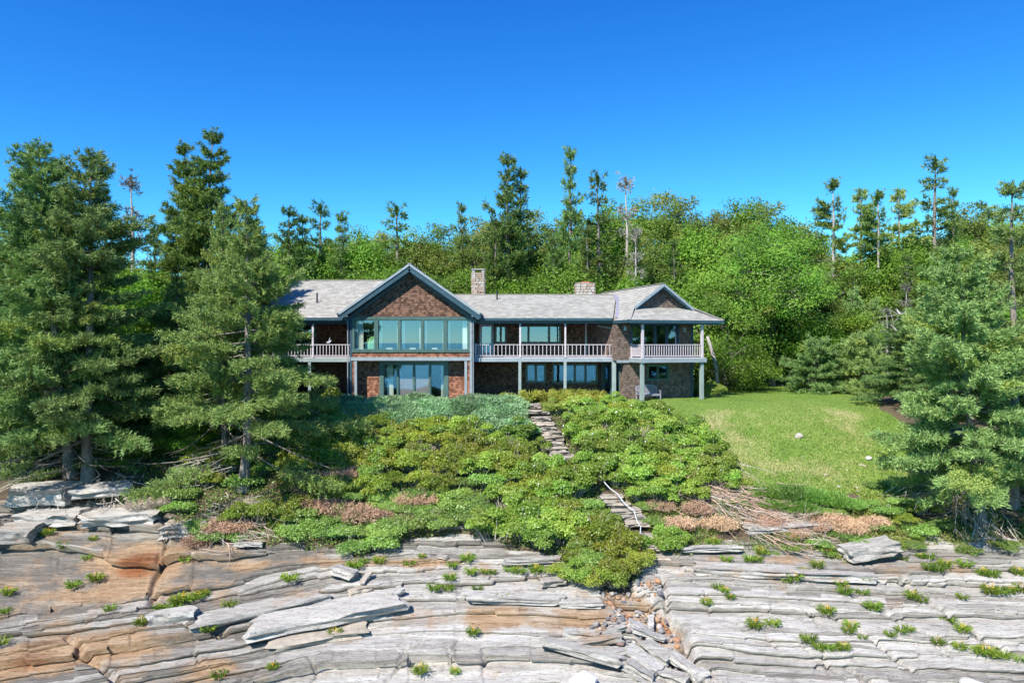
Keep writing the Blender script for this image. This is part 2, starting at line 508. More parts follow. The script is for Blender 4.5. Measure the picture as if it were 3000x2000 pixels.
msk = lawn_mask(LX, LY)
LZ = soil_z(LX, LY) + 0.02 + np.clip(msk, -1.5, 0.4) * 0.12
def spot(px, py, r, ry=None):
    h = hit(px, py); ry = ry or r
    return np.exp(-((LX - h.x) / r) ** 2 - ((LY - h.y) / ry) ** 2)
dry = 0.13 * spot(2090, 1262, 1.3, 1.6) + 0.15 * spot(2150, 1300, 1.1, 1.2) + 0.12 * spot(2210, 1360, 1.3, 0.8) + 0.12 * spot(2500, 1270, 0.9, 1.8) + 0.15 * spot(2350, 1390, 2.2, 0.7) + 0.1 * spot(2330, 1225, 3.0, 0.8)
dry = dry + 0.05 * smooth(43.5, 41, LY) - 0.12 * smooth(43, 45, LY)
F = grid_faces(len(lx), len(ly))
keep = (msk.reshape(-1)[F] > -0.5).all(1)
tint = np.ones((LX.size, 4)); tint[:, 0] = dry.reshape(-1)
lawn_me = mesh_np('lawn', np.stack([LX, LY, LZ], -1).reshape(-1, 3), F[keep], M['lawn'], tint, True)
tag(link('lawn', lawn_me), kind='structure')

# sea behind and below the camera
m, t, out = nt('sea_water')
b = N(t, 'BsdfPrincipled', i_Roughness=0.12); b.inputs['Base Color'].default_value = (0.01, 0.05, 0.085, 1)
g = N(t, 'NewGeometry'); no = N(t, 'TexNoise', i_Scale=0.6, i_Detail=6.0)
t.links.new(g.outputs['Position'], no.inputs['Vector'])
bu = N(t, 'Bump', i_Strength=0.5, i_Distance=0.3); t.links.new(no.outputs[0], bu.inputs['Height']); t.links.new(bu.outputs[0], b.inputs['Normal'])
t.links.new(b.outputs[0], out.inputs[0]); M['sea'] = m
mb = MB(); mb.add([(-5000, -6000, -11.2), (5000, -6000, -11.2), (5000, 18, -11.2), (-5000, 18, -11.2)], [(0, 1, 2, 3)])
tag(mb.build('sea', M['sea']), kind='structure')

# ================================================================ layered shore rock
def rockmat():
    m, t, out = nt('layered_shore_rock')
    g = N(t, 'NewGeometry')
    a = N(t, 'Attribute', attribute_name='tint'); sep = N(t, 'SeparateColor'); t.links.new(a.outputs['Color'], sep.inputs[0])
    mp = N(t, 'Mapping'); mp.inputs['Scale'].default_value = (0.42, 2.6, 5.5); mp.inputs['Rotation'].default_value = (0, 0, 0.05)
    t.links.new(g.outputs['Position'], mp.inputs[0])
    st = N(t, 'TexNoise', i_Scale=1.3, i_Detail=9.0, i_Roughness=0.66, i_Distortion=0.4)
    t.links.new(mp.outputs[0], st.inputs['Vector'])
    mp2 = N(t, 'Mapping'); mp2.inputs['Scale'].default_value = (2.2, 8.0, 18.0)
    t.links.new(g.outputs['Position'], mp2.inputs[0])
    fi = N(t, 'TexNoise', i_Scale=3.2, i_Detail=8.0, i_Roughness=0.72, i_Distortion=0.6)
    t.links.new(mp2.outputs[0], fi.inputs['Vector'])
    big = N(t, 'TexNoise', i_Scale=0.55, i_Detail=6.0, i_Roughness=0.6)
    t.links.new(g.outputs['Position'], big.inputs['Vector'])
    gr = N(t, 'TexNoise', i_Scale=26.0, i_Detail=5.0, i_Roughness=0.7)
    t.links.new(g.outputs['Position'], gr.inputs['Vector'])
    # grey bands
    k = N(t, 'Math', operation='MULTIPLY_ADD'); k.inputs[1].default_value = 0.5; t.links.new(sep.outputs[0], k.inputs[0])
    k2 = N(t, 'Math', operation='MULTIPLY_ADD'); k2.inputs[1].default_value = 0.9; k2.inputs[2].default_value = -0.2
    t.links.new(st.outputs[0], k2.inputs[0]); t.links.new(k2.outputs[0], k.inputs[2])
    grey = ramp(t, [(0.15, (0.16, 0.145, 0.125)), (0.38, (0.335, 0.315, 0.282)), (0.60, (0.485, 0.463, 0.422)), (0.88, (0.62, 0.60, 0.56))], k.outputs[0])
    tan = ramp(t, [(0.3, (0.25, 0.155, 0.085)), (0.55, (0.41, 0.285, 0.175)), (0.75, (0.50, 0.40, 0.29))], st.outputs[0])
    rust = ramp(t, [(0.3, (0.10, 0.035, 0.016)), (0.5, (0.26, 0.095, 0.035)), (0.72, (0.42, 0.21, 0.09))], st.outputs[0])
    def thr(src, add, lo, hi):
        s = N(t, 'Math', operation='ADD'); t.links.new(src, s.inputs[0]); t.links.new(add, s.inputs[1])
        r = N(t, 'MapRange'); r.interpolation_type = 'SMOOTHSTEP'; r.inputs[1].default_value = lo; r.inputs[2].default_value = hi
        t.links.new(s.outputs[0], r.inputs[0]); return r.outputs[0]
    c = mixc(t, thr(big.outputs[0], sep.outputs[1], 0.50, 0.74), grey.outputs[0], tan.outputs[0])
    c = mixc(t, thr(st.outputs[0], sep.outputs[1], 0.88, 1.12), c, rust.outputs[0])
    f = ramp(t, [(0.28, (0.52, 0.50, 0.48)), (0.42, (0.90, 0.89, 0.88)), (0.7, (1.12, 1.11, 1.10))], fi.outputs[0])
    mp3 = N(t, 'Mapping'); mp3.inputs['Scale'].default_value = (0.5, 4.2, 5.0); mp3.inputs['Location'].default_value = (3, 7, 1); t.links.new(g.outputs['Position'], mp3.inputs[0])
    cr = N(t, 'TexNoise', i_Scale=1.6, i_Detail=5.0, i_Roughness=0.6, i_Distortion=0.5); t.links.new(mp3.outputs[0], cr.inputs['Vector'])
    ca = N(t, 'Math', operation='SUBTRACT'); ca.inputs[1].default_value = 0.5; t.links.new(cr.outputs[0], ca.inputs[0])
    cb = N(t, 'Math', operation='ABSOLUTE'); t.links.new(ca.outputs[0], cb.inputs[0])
    cl = ramp(t, [(0.0, (0.30, 0.27, 0.25)), (0.012, (0.75, 0.73, 0.71)), (0.03, (1, 1, 1))], cb.outputs[0])  # thin dark crack lines, painted in place of shade under the smallest ledges
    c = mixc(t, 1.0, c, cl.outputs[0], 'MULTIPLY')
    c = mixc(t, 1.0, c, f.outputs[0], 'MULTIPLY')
    f = ramp(t, [(0.3, (0.8, 0.8, 0.8)), (0.7, (1.12, 1.12, 1.12))], gr.outputs[0])
    c = mixc(t, 1.0, c, f.outputs[0], 'MULTIPLY')
    wet = thr(st.outputs[0], sep.outputs[2], 0.85, 1.1)
    c = mixc(t, wet, c, mixc(t, 1.0, c, (0.33, 0.27, 0.24), 'MULTIPLY'))
    b = N(t, 'BsdfPrincipled'); b.inputs['Specular IOR Level'].default_value = 0.3
    rr = N(t, 'MapRange'); rr.inputs[3].default_value = 0.85; rr.inputs[4].default_value = 0.22
    t.links.new(wet, rr.inputs[0]); t.links.new(rr.outputs[0], b.inputs['Roughness'])
    t.links.new(c, b.inputs['Base Color'])
    bu = N(t, 'Bump', i_Strength=0.85, i_Distance=0.05); t.links.new(fi.outputs[0], bu.inputs['Height'])
    bu2 = N(t, 'Bump', i_Strength=0.35, i_Distance=0.12); t.links.new(st.outputs[0], bu2.inputs['Height']); t.links.new(bu2.outputs[0], bu.inputs['Normal'])
    t.links.new(bu.outputs[0], b.inputs['Normal'])
    t.links.new(b.outputs[0], out.inputs[0])
    return m
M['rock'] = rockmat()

NXR = 820
fan = np.linspace(-0.86, 0.86, NXR)
def tilt_f(x, y):
    return np.where(x < -6.5, 0.30 * (x + 6.5) * smooth(33, 28, y), 0) - np.where(x > 3, 0.055 * (x - 3), 0) + 0.5 * vnoise2(x * 0.09, y * 0.05, 71)
def unq(yq):
    """true depth of layer coordinate yq along every column of the fan"""
    y = yq.copy()
    for _ in range(8): y = 0.5 * y + 0.5 * (yq + tilt_f(fan * y, y))
    return y
KS = []
yk = 17.5
rr_ = np.random.default_rng(41)
while yk < 46:
    d = float(rr_.choice([0.12, 0.2, 0.3, 0.45, 0.7, 0.95], p=[.36, .27, .17, .10, .07, .03]))
    yk += d; KS.append((yk, d, False))
yb = 26.6
while yb < 41:
    yb += 0.8 + 0.7 * rr_.random(); KS.append((yb, 1.25, True))
KS.sort()
BETA = 0.8
LN, AM, JG = [], [], []
prev = np.full(NXR, 17.0)
for k, (y0, d, isb) in enumerate(KS):
    seg = 0.7 + 2.6 * rr_.random(); ph = 40 * rr_.random()
    yt = unq(np.full(NXR, y0)); X = fan * yt
    blk = smooth(-9.5, -12.5, X + 0.8 * vnoise2(X * .4, yt * .4, 95)) * smooth(27.6, 29.2, yt)
    jag = _h(np.floor((X + ph + 0.25 * vnoise1(X * 1.3, k)) / seg) + k * 991)
    line = y0 + 0.30 * vnoise1(X * 0.2 + ph, k) + 0.07 * vnoise1(X * 0.8, k + 200) + 0.025 * vnoise1(X * 2.3, k + 300) + 0.010 * vnoise1(X * 7.3, k + 400) + 0.14 * jag
    if isb:
        line = line + 0.22 * jag; amp = d * np.clip(0.95 + 0.55 * jag, 0.15, 1.6) * blk
    else:
        amp = d * np.clip(0.66 + 1.25 * vnoise1(X * 0.16 + ph * 3, k + 500) + 0.35 * jag, 0.0, 2.3) * (1 - 0.8 * blk)
        calm = smooth(-8.5, -7, X) * smooth(3.6, 2.6, X) * smooth(27.6, 26.8, yt)
        amp = amp * (1 - 0.85 * calm * (1 if k % 4 else -0.5))
    line = np.maximum(line, prev + 0.03); prev = line
    LN.append(line); AM.append(amp); JG.append(jag)
# rows of the sheet follow the broken edges, so every edge is a clean fold
rows = []; stairs = []; nearest = []
acc = np.zeros(NXR); last = np.full(NXR, 17.0)
for k, (y0, d, isb) in enumerate(KS):
    line = LN[k]; gap = float(np.mean(line - last)); n = max(2, int(round(gap / 0.058)))
    for f in (np.arange(1, n) / n): rows.append(last + 0.004 + (line - last - 0.008) * f); stairs.append(acc.copy()); nearest.append((k - 1, k))
    rows.append(line - 0.003); stairs.append(acc.copy()); nearest.append((k - 1, k))
    acc = acc + AM[k]
    rows.append(line + 0.003); stairs.append(acc.copy()); nearest.append((k, k + 1))
    last = line
YQ = np.array(rows); stair = np.array(stairs)
RY = np.empty_like(YQ); RX = np.empty_like(YQ)
for j in range(len(YQ)): RY[j] = unq(YQ[j])
RY = np.maximum.accumulate(RY, 0)
sel = (RY.max(1) > 20.0) & (RY.min(1) < 38.0)
YQ, stair, RY = YQ[sel], stair[sel], RY[sel]; nearest = [q for q, s_ in zip(nearest, sel) if s_]
RX = fan[None, :] * RY
NYR = len(RY)
tilt = RY - YQ
shift = np.zeros(RX.shape); back = np.zeros(RX.shape); lay = np.zeros(RX.shape)
for j, (ka, kb) in enumerate(nearest):
    lay[j] = np.clip(_h(ka * 37 + 11) * 0.5 + 0.5 + 0.12 * JG[ka], 0, 1)
    for k in range(max(0, ka - 3), min(len(KS), kb + 4)):
        e = YQ[j] - LN[k]; isb = KS[k][2]
        hgt = np.clip(AM[k] * 0.33 * BETA, 0, 0.6)
        lip = np.clip(1 - e / 0.30, 0, 1) * (e > 0)
        und = np.clip(1 + e / 0.16, 0, 1) * (e <= 0)
        shift[j] -= lip * np.clip(hgt * (1.1 if isb else 0.8), 0, 0.30 if isb else 0.20)
        back[j] += und * np.clip(hgt * (1.3 if isb else 0.9), 0, 0.36 if isb else 0.2)
drift = stair - YQ
def runmean(a, w):
    pad = np.pad(a, ((w, w), (0, 0)), 'edge'); c = np.cumsum(pad, 0)
    return (c[2 * w:] - c[:-2 * w])[:len(a)] / (2 * w)
drift = drift - runmean(drift, 40)
RZ = (1 - BETA) * P(RY) + BETA * P(np.clip(RY + drift, 14, 46))
RZ += 0.05 * fbm2(RX * 0.5, RY * 2.2, 15, 3) + 0.02 * fbm2(RX * 1.3, RY * 8, 16, 3)
RYs = RY + np.clip(shift, -0.34, 0) + np.clip(back, 0, 0.4) * 0.7
# diagonal open joints and the gully, as they run across the ledge
def polyline_dist(pts):
    D = np.full(RX.shape, 9.0)
    P2 = [(hit(a, b).x, hit(a, b).y) for a, b in pts]
    for (x0, y0), (x1, y1) in zip(P2[:-1], P2[1:]):
        dx, dy = x1 - x0, y1 - y0
        tt = np.clip(((RX - x0) * dx + (RY - y0) * dy) / (dx * dx + dy * dy), 0, 1)
        D = np.minimum(D, np.hypot(RX - x0 - tt * dx, RY - y0 - tt * dy))
    return D
CRACKS = [([(2640, 1695), (2700, 1745), (2790, 1810), (2850, 1850), (2960, 1910), (3060, 1960)], 0.10, 0.22),
          ([(2370, 1765), (2450, 1805), (2520, 1850), (2600, 1905), (2680, 1960)], 0.07, 0.16),
          ([(2500, 1745), (2580, 1790), (2700, 1850), (2800, 1880)], 0.06, 0.12),
          ([(2480, 1945), (2560, 1995)], 0.07, 0.16),
          ([(1940, 1690), (1955, 1790), (2000, 1850), (2020, 1920), (2080, 1960)], 0.09, 0.25),
          ([(195, 1860), (250, 1910), (330, 1985), (350, 2010)], 0.09, 0.25),
          ([(1420, 1910), (1412, 1965)], 0.05, 0.14), ([(1240, 1880), (1180, 1925), (1130, 1990)], 0.05, 0.12),
          ([(905, 1935), (930, 1965), (910, 1995)], 0.05, 0.10), ([(0, 1795), (80, 1780), (170, 1775)], 0.10, 0.25),
          ([(600, 1835), (650, 1850)], 0.16, 0.4), ([(480, 1500), (490, 1600), (455, 1690), (450, 1760)], 0.12, 0.25)]
rk = np.random.default_rng(12)
for _ in range(46):
    a = (rk.uniform(0, 3000), rk.uniform(1620, 1990)); l_ = rk.uniform(25, 110); sg = 1 if a[0] > 1500 else rk.choice([-1, 1])
    CRACKS.append(([a, (a[0] + sg * l_ * rk.uniform(.2, .8), a[1] + l_ * rk.uniform(.35, .7))], 0.035, rk.uniform(.05, .13)))
for pts, w, dep in CRACKS:
    D = np.maximum(polyline_dist(pts) + (0.05 if w > .05 else .015) * vnoise2(RX * 2.5, RY * 2.5, 88), 0)
    RZ -= dep * np.exp(-(np.clip(D, 0, 9) / w) ** 2)
gd = polyline_dist([(1790, 1715), (1850, 1750), (1900, 1790), (1940, 1850), (1960, 1930), (1980, 2010)]) + 0.12 * vnoise2(RX * 1.7, RY * 1.7, 89)
gw = np.interp(RY, [23, 26, 29, 31], [1.35, 1.0, 0.6, 0.45])
GUL = smooth(1.25, 0.55, gd / gw)
RZ = RZ - 0.34 * GUL
edge = RY - YB(RX)
RZ = RZ - 0.9 * smooth(0.1, 1.2, edge)
def rspot(px, py, r, ry):
    h = hit(px, py); return np.exp(-((RX - h.x) / r) ** 2 - ((RY - h.y) / ry) ** 2)
rust_f = -0.06 + 0.34 * rspot(1450, 1810, 3.2, 0.8) + 0.22 * rspot(1700, 1820, 1.6, 0.8) + 0.6 * rspot(410, 1650, 1.5, 1.2) + 0.45 * rspot(90, 1930, 1.4, 0.7) + 0.3 * rspot(300, 1730, 2.0, 0.5) \
    + 0.34 * rspot(1200, 1650, 3.0, 0.22) + 0.25 * rspot(800, 1650, 3.0, 0.4) + 0.2 * rspot(2250, 1640, 3.5, 0.4) + 0.16 * rspot(2800, 1670, 3, 0.4) + 0.4 * rspot(640, 1955, 0.7, 0.4) + 0.2 * rspot(330, 1900, 1.8, 0.8) + 0.12 * smooth(-8, -14, RX) + 0.25 * GUL
wet_f = 0.45 * rspot(420, 1640, 1.6, 0.9) + 0.45 * rspot(120, 1880, 1.8, 0.4) + 0.4 * rspot(90, 1930, 1.4, 0.6) + 0.42 * rspot(300, 1740, 2.4, 0.35) + 0.3 * rspot(60, 1720, 1.2, 0.5) + 0.3 * GUL
rt = np.ones((RX.size, 4)); rt[:, 0] = np.clip(lay - 0.55 * smooth(-5.5, -11, RX), -0.2, 1).ravel(); rt[:, 1] = rust_f.ravel(); rt[:, 2] = wet_f.ravel()
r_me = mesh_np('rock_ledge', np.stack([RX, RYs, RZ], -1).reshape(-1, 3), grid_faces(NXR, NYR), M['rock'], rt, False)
tag(link('rock_ledge', r_me), kind='structure')
yreg = np.linspace(20.3, 37.6, 420)
RZreg = np.stack([np.interp(yreg, RY[:, c], RZ[:, c]) for c in range(NXR)], 1)
def rock_zv(x, y):
    jj = np.clip(np.searchsorted(yreg, y), 0, 419); ii = np.clip(np.searchsorted(fan, np.asarray(x) / yreg[jj]), 0, NXR - 1)
    return RZreg[jj, ii]
def rock_z(x, y): return float(rock_zv(x, y))
def surf_z(x, y):
    z = float(soil_z(x, y))
    if y < 37.4: z = max(z, rock_z(x, y))
    return z

# ================================================================ the house
house = empty('shingle_house', (0, 46, 0))
tag(house, 'long two storey house clad in brown cedar shingles with pale grey roofs and teal trim', 'house')
house.rotation_euler = (0, 0, 0)
HOFF = Vector((0, 46, 0))

class Fr:
    """local frame of a wall or roof face: u along, s up, n outward"""
    def __init__(self, o, eu, es):
        self.o = Vector(o); self.eu = Vector(eu).normalized(); self.es = Vector(es).normalized()
        self.n = self.eu.cross(self.es).normalized()
    def p(self, u, s, d=0.0): return self.o + self.eu * u + self.es * s + self.n * d
def wall_frame(p0, p1, z0=0.0):
    return Fr((p0[0], p0[1], z0), (p1[0] - p0[0], p1[1] - p0[1], 0), (0, 0, 1))

def hb(mb, name, mat, parent=None, kind=None):
    """build a house piece: coordinates are world, parent is a house part"""
    par = parent if parent is not None else house
    mb.V = [tuple(Vector(v) - HOFF) for v in mb.V]
    o = mb.build(name, mat, par)
    if kind: o['kind'] = kind
    return o

def fbox(mb, fr, u0, u1, s0, s1, d0, d1):
    V = [fr.p(u, s, d) for d in (d0, d1) for (u, s) in ((u0, s0), (u1, s0), (u1, s1), (u0, s1))]
    mb.add(V, [(3, 2, 1, 0), (4, 5, 6, 7), (0, 1, 5, 4), (1, 2, 6, 5), (2, 3, 7, 6), (3, 0, 4, 7)])
    return mb

def poly_span(poly, s):
    xs = []
    n = len(poly)
    for i in range(n):
        (u0, s0), (u1, s1) = poly[i], poly[(i + 1) % n]
        if (s0 <= s < s1) or (s1 <= s < s0):
            xs.append(u0 + (u1 - u0) * (s - s0) / (s1 - s0))
    return (min(xs), max(xs)) if len(xs) >= 2 else None

def shingle_list(poly, openings, ex, wlo, whi, rng):
    """each shingle as (u0,u1,s0,s1 , tone)"""
    out = []
    s_lo = min(p[1] for p in poly); s_hi = max(p[1] for p in poly)
    r = 0; s = s_lo
    while s < s_hi - 0.02:
        top = min(s + ex, s_hi)
        sp = poly_span(poly, (s + top) / 2)
        if sp:
            u = sp[0] - rng.random() * wlo
            while u < sp[1] - 0.01:
                w = wlo + (whi - wlo) * rng.random()
                a, b = max(u, sp[0]), min(u + w, sp[1])
                u += w
                if b - a < 0.02: continue
                segs = [(a, b)]
                for (o0, o1, q0, q1) in openings:
                    if top > q0 + 0.03 and s < q1 - 0.03:
                        ns = []
                        for (x, y) in segs:
                            if y <= o0 or x >= o1: ns.append((x, y))
                            else:
                                if o0 - x > 0.02: ns.append((x, o0))
                                if y - o1 > 0.02: ns.append((o1, y))
                        segs = ns
                for (x, y) in segs: out.append((x, y, s, top, rng.random()))
        s += ex
    return out

def shingle_mesh(fr, items, mat, name, thick=0.03, lift=0.004, jit=0.006, parent=None, rng=RNG):
    V = []; F = []; T = []
    for (a, b, s0, s1, tone) in items:
        j = (rng.random() - 0.5) * 2 * jit; g = 0.003
        th = thick * (0.8 + 0.4 * rng.random()); n = len(V)
        V += [fr.p(a + g, s0 + j, th), fr.p(b - g, s0 + j, th), fr.p(b - g, s1 + 0.01, lift), fr.p(a + g, s1 + 0.01, lift), fr.p(a + g, s0 + j, 0), fr.p(b - g, s0 + j, 0)]
        F += [(n, n + 1, n + 2, n + 3), (n + 4, n + 5, n + 1, n), (n + 4, n, n + 3), (n + 5, n + 2, n + 1)]
        tt = tone
        T += [(tt, tt, tt, 1)] * 6
    V = [v - HOFF for v in V]
    me = mesh_from(name, V, F, mat, T)
    o = link(name, me, parent)
    o['kind'] = 'stuff'
    return o

def wall(p0, p1, z0, z1, openings=(), mat='cedar', poly=None, th=0.16, shingles=True, ex=0.135, name='wall', single=0, rng=RNG, smat='sheath'):
    """a shingled wall with real openings; openings are (u0,u1,z0,z1)"""
    fr = wall_frame(p0, p1, 0)
    L = (Vector((p1[0], p1[1], 0)) - Vector((p0[0], p0[1], 0))).length
    poly = poly or [(0, z0), (L, z0), (L, z1), (0, z1)]
    mb = MB()
    if len(poly) == 4 and poly[0][1] == z0 and poly[3][1] == z1:
        us = sorted({0, L, *[o[0] for o in openings], *[o[1] for o in openings]}); zs = sorted({z0, z1, *[o[2] for o in openings], *[o[3] for o in openings]})
        for u0, u1 in zip(us[:-1], us[1:]):
            for q0, q1 in zip(zs[:-1], zs[1:]):
                cu, cz = (u0 + u1) / 2, (q0 + q1) / 2
                if any(o[0] < cu < o[1] and o[2] < cz < o[3] for o in openings): continue
                mb.add([fr.p(u0, q0), fr.p(u1, q0), fr.p(u1, q1), fr.p(u0, q1)], [(0, 1, 2, 3)])
                mb.add([fr.p(u0, q0, -th), fr.p(u1, q0, -th), fr.p(u1, q1, -th), fr.p(u0, q1, -th)], [(3, 2, 1, 0)])
        for (a, b, c, d) in list(openings) + [(0, L, z0, z1)]:
            for (q, w) in (((a, c), (b, c)), ((b, c), (b, d)), ((b, d), (a, d)), ((a, d), (a, c))):
                mb.add([fr.p(*q), fr.p(*w), fr.p(*w, -th), fr.p(*q, -th)], [(0, 1, 2, 3)])
    else:
        mb.prism([fr.p(*q) for q in poly], None, fr.n * -th)
    w = hb(mb, name, M[smat])
    w['wall_len'] = L
    if shingles:
        items = shingle_list(poly, openings, ex, 0.10, 0.21, rng)
        if single:
            # the largest seen are objects of their own, sharing a few meshes
            protos = []
            for c in range(14):
                tn = c / 13
                V = [(0.004, 0, 0), (0.996, 0, 0)]
                V = [(0.02, 0, -0.024), (0.98, 0, -0.024), (0.98, 1.07, -0.004), (0.02, 1.07, -0.004), (0.02, 0, 0), (0.98, 0, 0)]
                V = [(x, -y2, z) for (x, z, y2) in [(v[0], v[1], -v[2]) for v in V]]
                F = [(0, 1, 2, 3), (4, 5, 1, 0), (4, 0, 3), (5, 2, 1)]
                protos.append(mesh_from('shingle', V, F, M[mat], [(tn, tn, tn, 1)] * 6))
            items.sort(key=lambda i: -(i[1] - i[0]) * (i[3] - i[2]))
            rot = math.atan2(fr.eu.y, fr.eu.x)
            for (a, b, s0, s1, tone) in items[:single]:
                o = link('shingle', protos[int(tone * 13.99)], w)
                pos = fr.p(a, s0 + (rng.random() - 0.5) * 0.01, 0.001) - HOFF
                o.location = pos; o.scale = (b - a, 0.8 + 0.4 * rng.random(), s1 - s0); o.rotation_euler = (0, 0, rot)
            items = items[single:]
        if items: shingle_mesh(fr, items, M[mat], 'shingles', parent=w, rng=rng)
    return w, fr

def window(fr, u0, u1, z0, z1, cols, mat='teal', casing=0.09, inset=-0.06, name='window', glass='glass', rails=(), depth=0.045, sash=0.045):
    """casing, sashes and panes. cols: list of relative pane widths"""
    mb = MB()
    c = casing
    fbox(mb, fr, u0 - c, u1 + c, z1, z1 + c, inset - 0.05, depth + 0.012)
    fbox(mb, fr, u0 - c, u1 + c, z0 - c * 0.8, z0, inset - 0.05, depth + 0.02)
    fbox(mb, fr, u0 - c, u0, z0, z1, inset - 0.05, depth)
    fbox(mb, fr, u1, u1 + c, z0, z1, inset - 0.05, depth)
    tot = sum(cols); u = u0; cells = []
    for i, w in enumerate(cols):
        nu = u + (u1 - u0) * w / tot
        cells.append((u, nu)); u = nu
    for (a, b) in cells[:-1]:
        fbox(mb, fr, b - 0.035, b + 0.035, z0, z1, inset - 0.04, depth * 0.4)
    w = hb(mb, name, M[mat])
    for i, (a, b) in enumerate(cells):
        a2 = a + (0.035 if i else 0); b2 = b - (0.035 if i < len(cells) - 1 else 0)
        sm = MB()
        e = sash
        fbox(sm, fr, a2, b2, z0, z0 + e, inset - 0.03, inset + 0.012)
        fbox(sm, fr, a2, b2, z1 - e, z1, inset - 0.03, inset + 0.012)
        fbox(sm, fr, a2, a2 + e, z0 + e, z1 - e, inset - 0.03, inset + 0.012)
        fbox(sm, fr, b2 - e, b2, z0 + e, z1 - e, inset - 0.03, inset + 0.012)
        hb(sm, 'sash', M[mat], w)
        pm = MB(); pm.add([fr.p(a2 + e, z0 + e, inset - .01), fr.p(b2 - e, z0 + e, inset - .01), fr.p(b2 - e, z1 - e, inset - .01), fr.p(a2 + e, z1 - e, inset - .01)], [(0, 1, 2, 3)])
        hb(pm, 'pane', M[glass], w)
    return w

def door(fr, u0, u1, z0, z1, mat='white', frame='white', inset=-0.06, handle_side=1, stile=0.11, c=0.06):
    mb = MB()
    fbox(mb, fr, u0 - c, u1 + c, z1, z1 + c, inset - 0.06, 0.05); fbox(mb, fr, u0 - c, u0, z0, z1, inset - 0.06, 0.045); fbox(mb, fr, u1, u1 + c, z0, z1, inset - 0.06, 0.045)
    e = stile
    fbox(mb, fr, u0, u0 + e, z0, z1, inset - 0.04, inset); fbox(mb, fr, u1 - e, u1, z0, z1, inset - 0.04, inset)
    fbox(mb, fr, u0 + e, u1 - e, z1 - e, z1, inset - 0.04, inset); fbox(mb, fr, u0 + e, u1 - e, z0, z0 + e * 2, inset - 0.04, inset)
    d = hb(mb, 'door', M[mat])
    pm = MB(); pm.add([fr.p(u0 + e, z0 + 2 * e, inset - .02), fr.p(u1 - e, z0 + 2 * e, inset - .02), fr.p(u1 - e, z1 - e, inset - .02), fr.p(u0 + e, z1 - e, inset - .02)], [(0, 1, 2, 3)]); hb(pm, 'pane', M['glass'], d)
    hm = MB(); hu = u1 - e / 2 if handle_side > 0 else u0 + e / 2
    hm.tube([fr.p(hu, z0 + 0.98, inset), fr.p(hu, z0 + 0.98, inset + 0.05), fr.p(hu - 0.1 * handle_side, z0 + 0.98, inset + 0.05)], [0.011] * 3, 6)
    fbox(hm, fr, hu - 0.02, hu + 0.02, z0 + 0.88, z0 + 1.06, inset, inset + 0.008)
    hb(hm, 'handle', M['black'], d)
    return d

def post(x, y, z0, z1, w, mat, rz=0.0):
    mb = MB()
    c, s = math.cos(rz), math.sin(rz)
    V = []
    for z in (z0, z1):
        for i, j in ((-1, -1), (1, -1), (1, 1), (-1, 1)):
            V.append((x + (i * c - j * s) * w / 2, y + (i * s + j * c) * w / 2, z))
    mb.add(V, [(3, 2, 1, 0), (4, 5, 6, 7), (0, 1, 5, 4), (1, 2, 6, 5), (2, 3, 7, 6), (3, 0, 4, 7)])
    return hb(mb, 'post', M[mat])

def railing(p0, p1, zt, zb, gap=0.135, mat='rail', ends=(True, True)):
    fr = wall_frame(p0, p1, 0)
    L = (Vector(p1) - Vector(p0)).length
    mb = MB(); fbox(mb, fr, 0, L, zt - 0.045, zt, -0.055, 0.035)
    r = hb(mb, 'railing', M[mat])
    m2 = MB(); fbox(m2, fr, 0, L, zb, zb + 0.05, -0.03, 0.02); hb(m2, 'bottom_rail', M[mat], r)
    n = max(2, int(round(L / gap))); me = None
    for i in range(n):
        u = (i + 0.5) * L / n
        if me is None:
            V = [(x, y, z) for z in (0, zt - 0.045 - zb - 0.05) for (x, y) in ((-0.019, -0.019), (0.019, -0.019), (0.019, 0.019), (-0.019, 0.019))]
            me = mesh_from('baluster', V, [(3, 2, 1, 0), (4, 5, 6, 7), (0, 1, 5, 4), (1, 2, 6, 5), (2, 3, 7, 6), (3, 0, 4, 7)], M[mat])
        o = link('baluster', me, r); o.location = fr.p(u, zb + 0.05, -0.005) - HOFF
        o.rotation_euler = (0, 0, math.atan2(fr.eu.y, fr.eu.x))
    return r

def roof_face(fr, poly, name='roof', th=0.11, ex=0.24, wlo=0.26, whi=0.34, holes=(), flip=1):
    mb = MB(); mb.prism([fr.p(*q, 0) for q in poly], None, fr.n * -th)
    r = hb(mb, name, M['deck_under'])
    items = shingle_list(poly, holes, ex, wlo, whi, RNG)
    shingle_mesh(fr, items, M['roof'], 'shingles', 0.026, 0.004, 0.003, r)
    return r

# ---- great room block under the big front gable
GX0, GX1, GF = -10.14, -2.54, 45.0
RIDGE_X, RIDGE_Z, GP = -6.36, 8.62, 0.70
EV = 4.37
# upper front wall with the five-light window band
gl = [(-15 + .006424 * a, -15 + .006424 * b) for a, b in ((796, 992), (1028, 1222), (1248, 1447), (1472, 1667), (1700, 1903))]
ZS, ZH = 3.29, 5.15
w, frG = wall((GX0, GF), (GX1, GF), 2.82, 5.24, [(gl[0][0] - GX0 - .05, gl[-1][1] - GX0 + .05, ZS - .03, ZH + .03)], 'cedar_red')
# triangular gable, its shingles built one by one
wt = GX1 - GX0
pz = lambda x: RIDGE_Z - 0.12 - GP * abs(x - RIDGE_X)
gpoly = [(0.0, 5.24), (wt, 5.24), (wt, pz(GX1)), (RIDGE_X - GX0, pz(RIDGE_X)), (0.0, pz(GX0))]
wg, frg = wall((GX0, GF), (GX1, GF), 5.24, 8.4, [], 'cedar', gpoly, single=300, name='gable_wall')
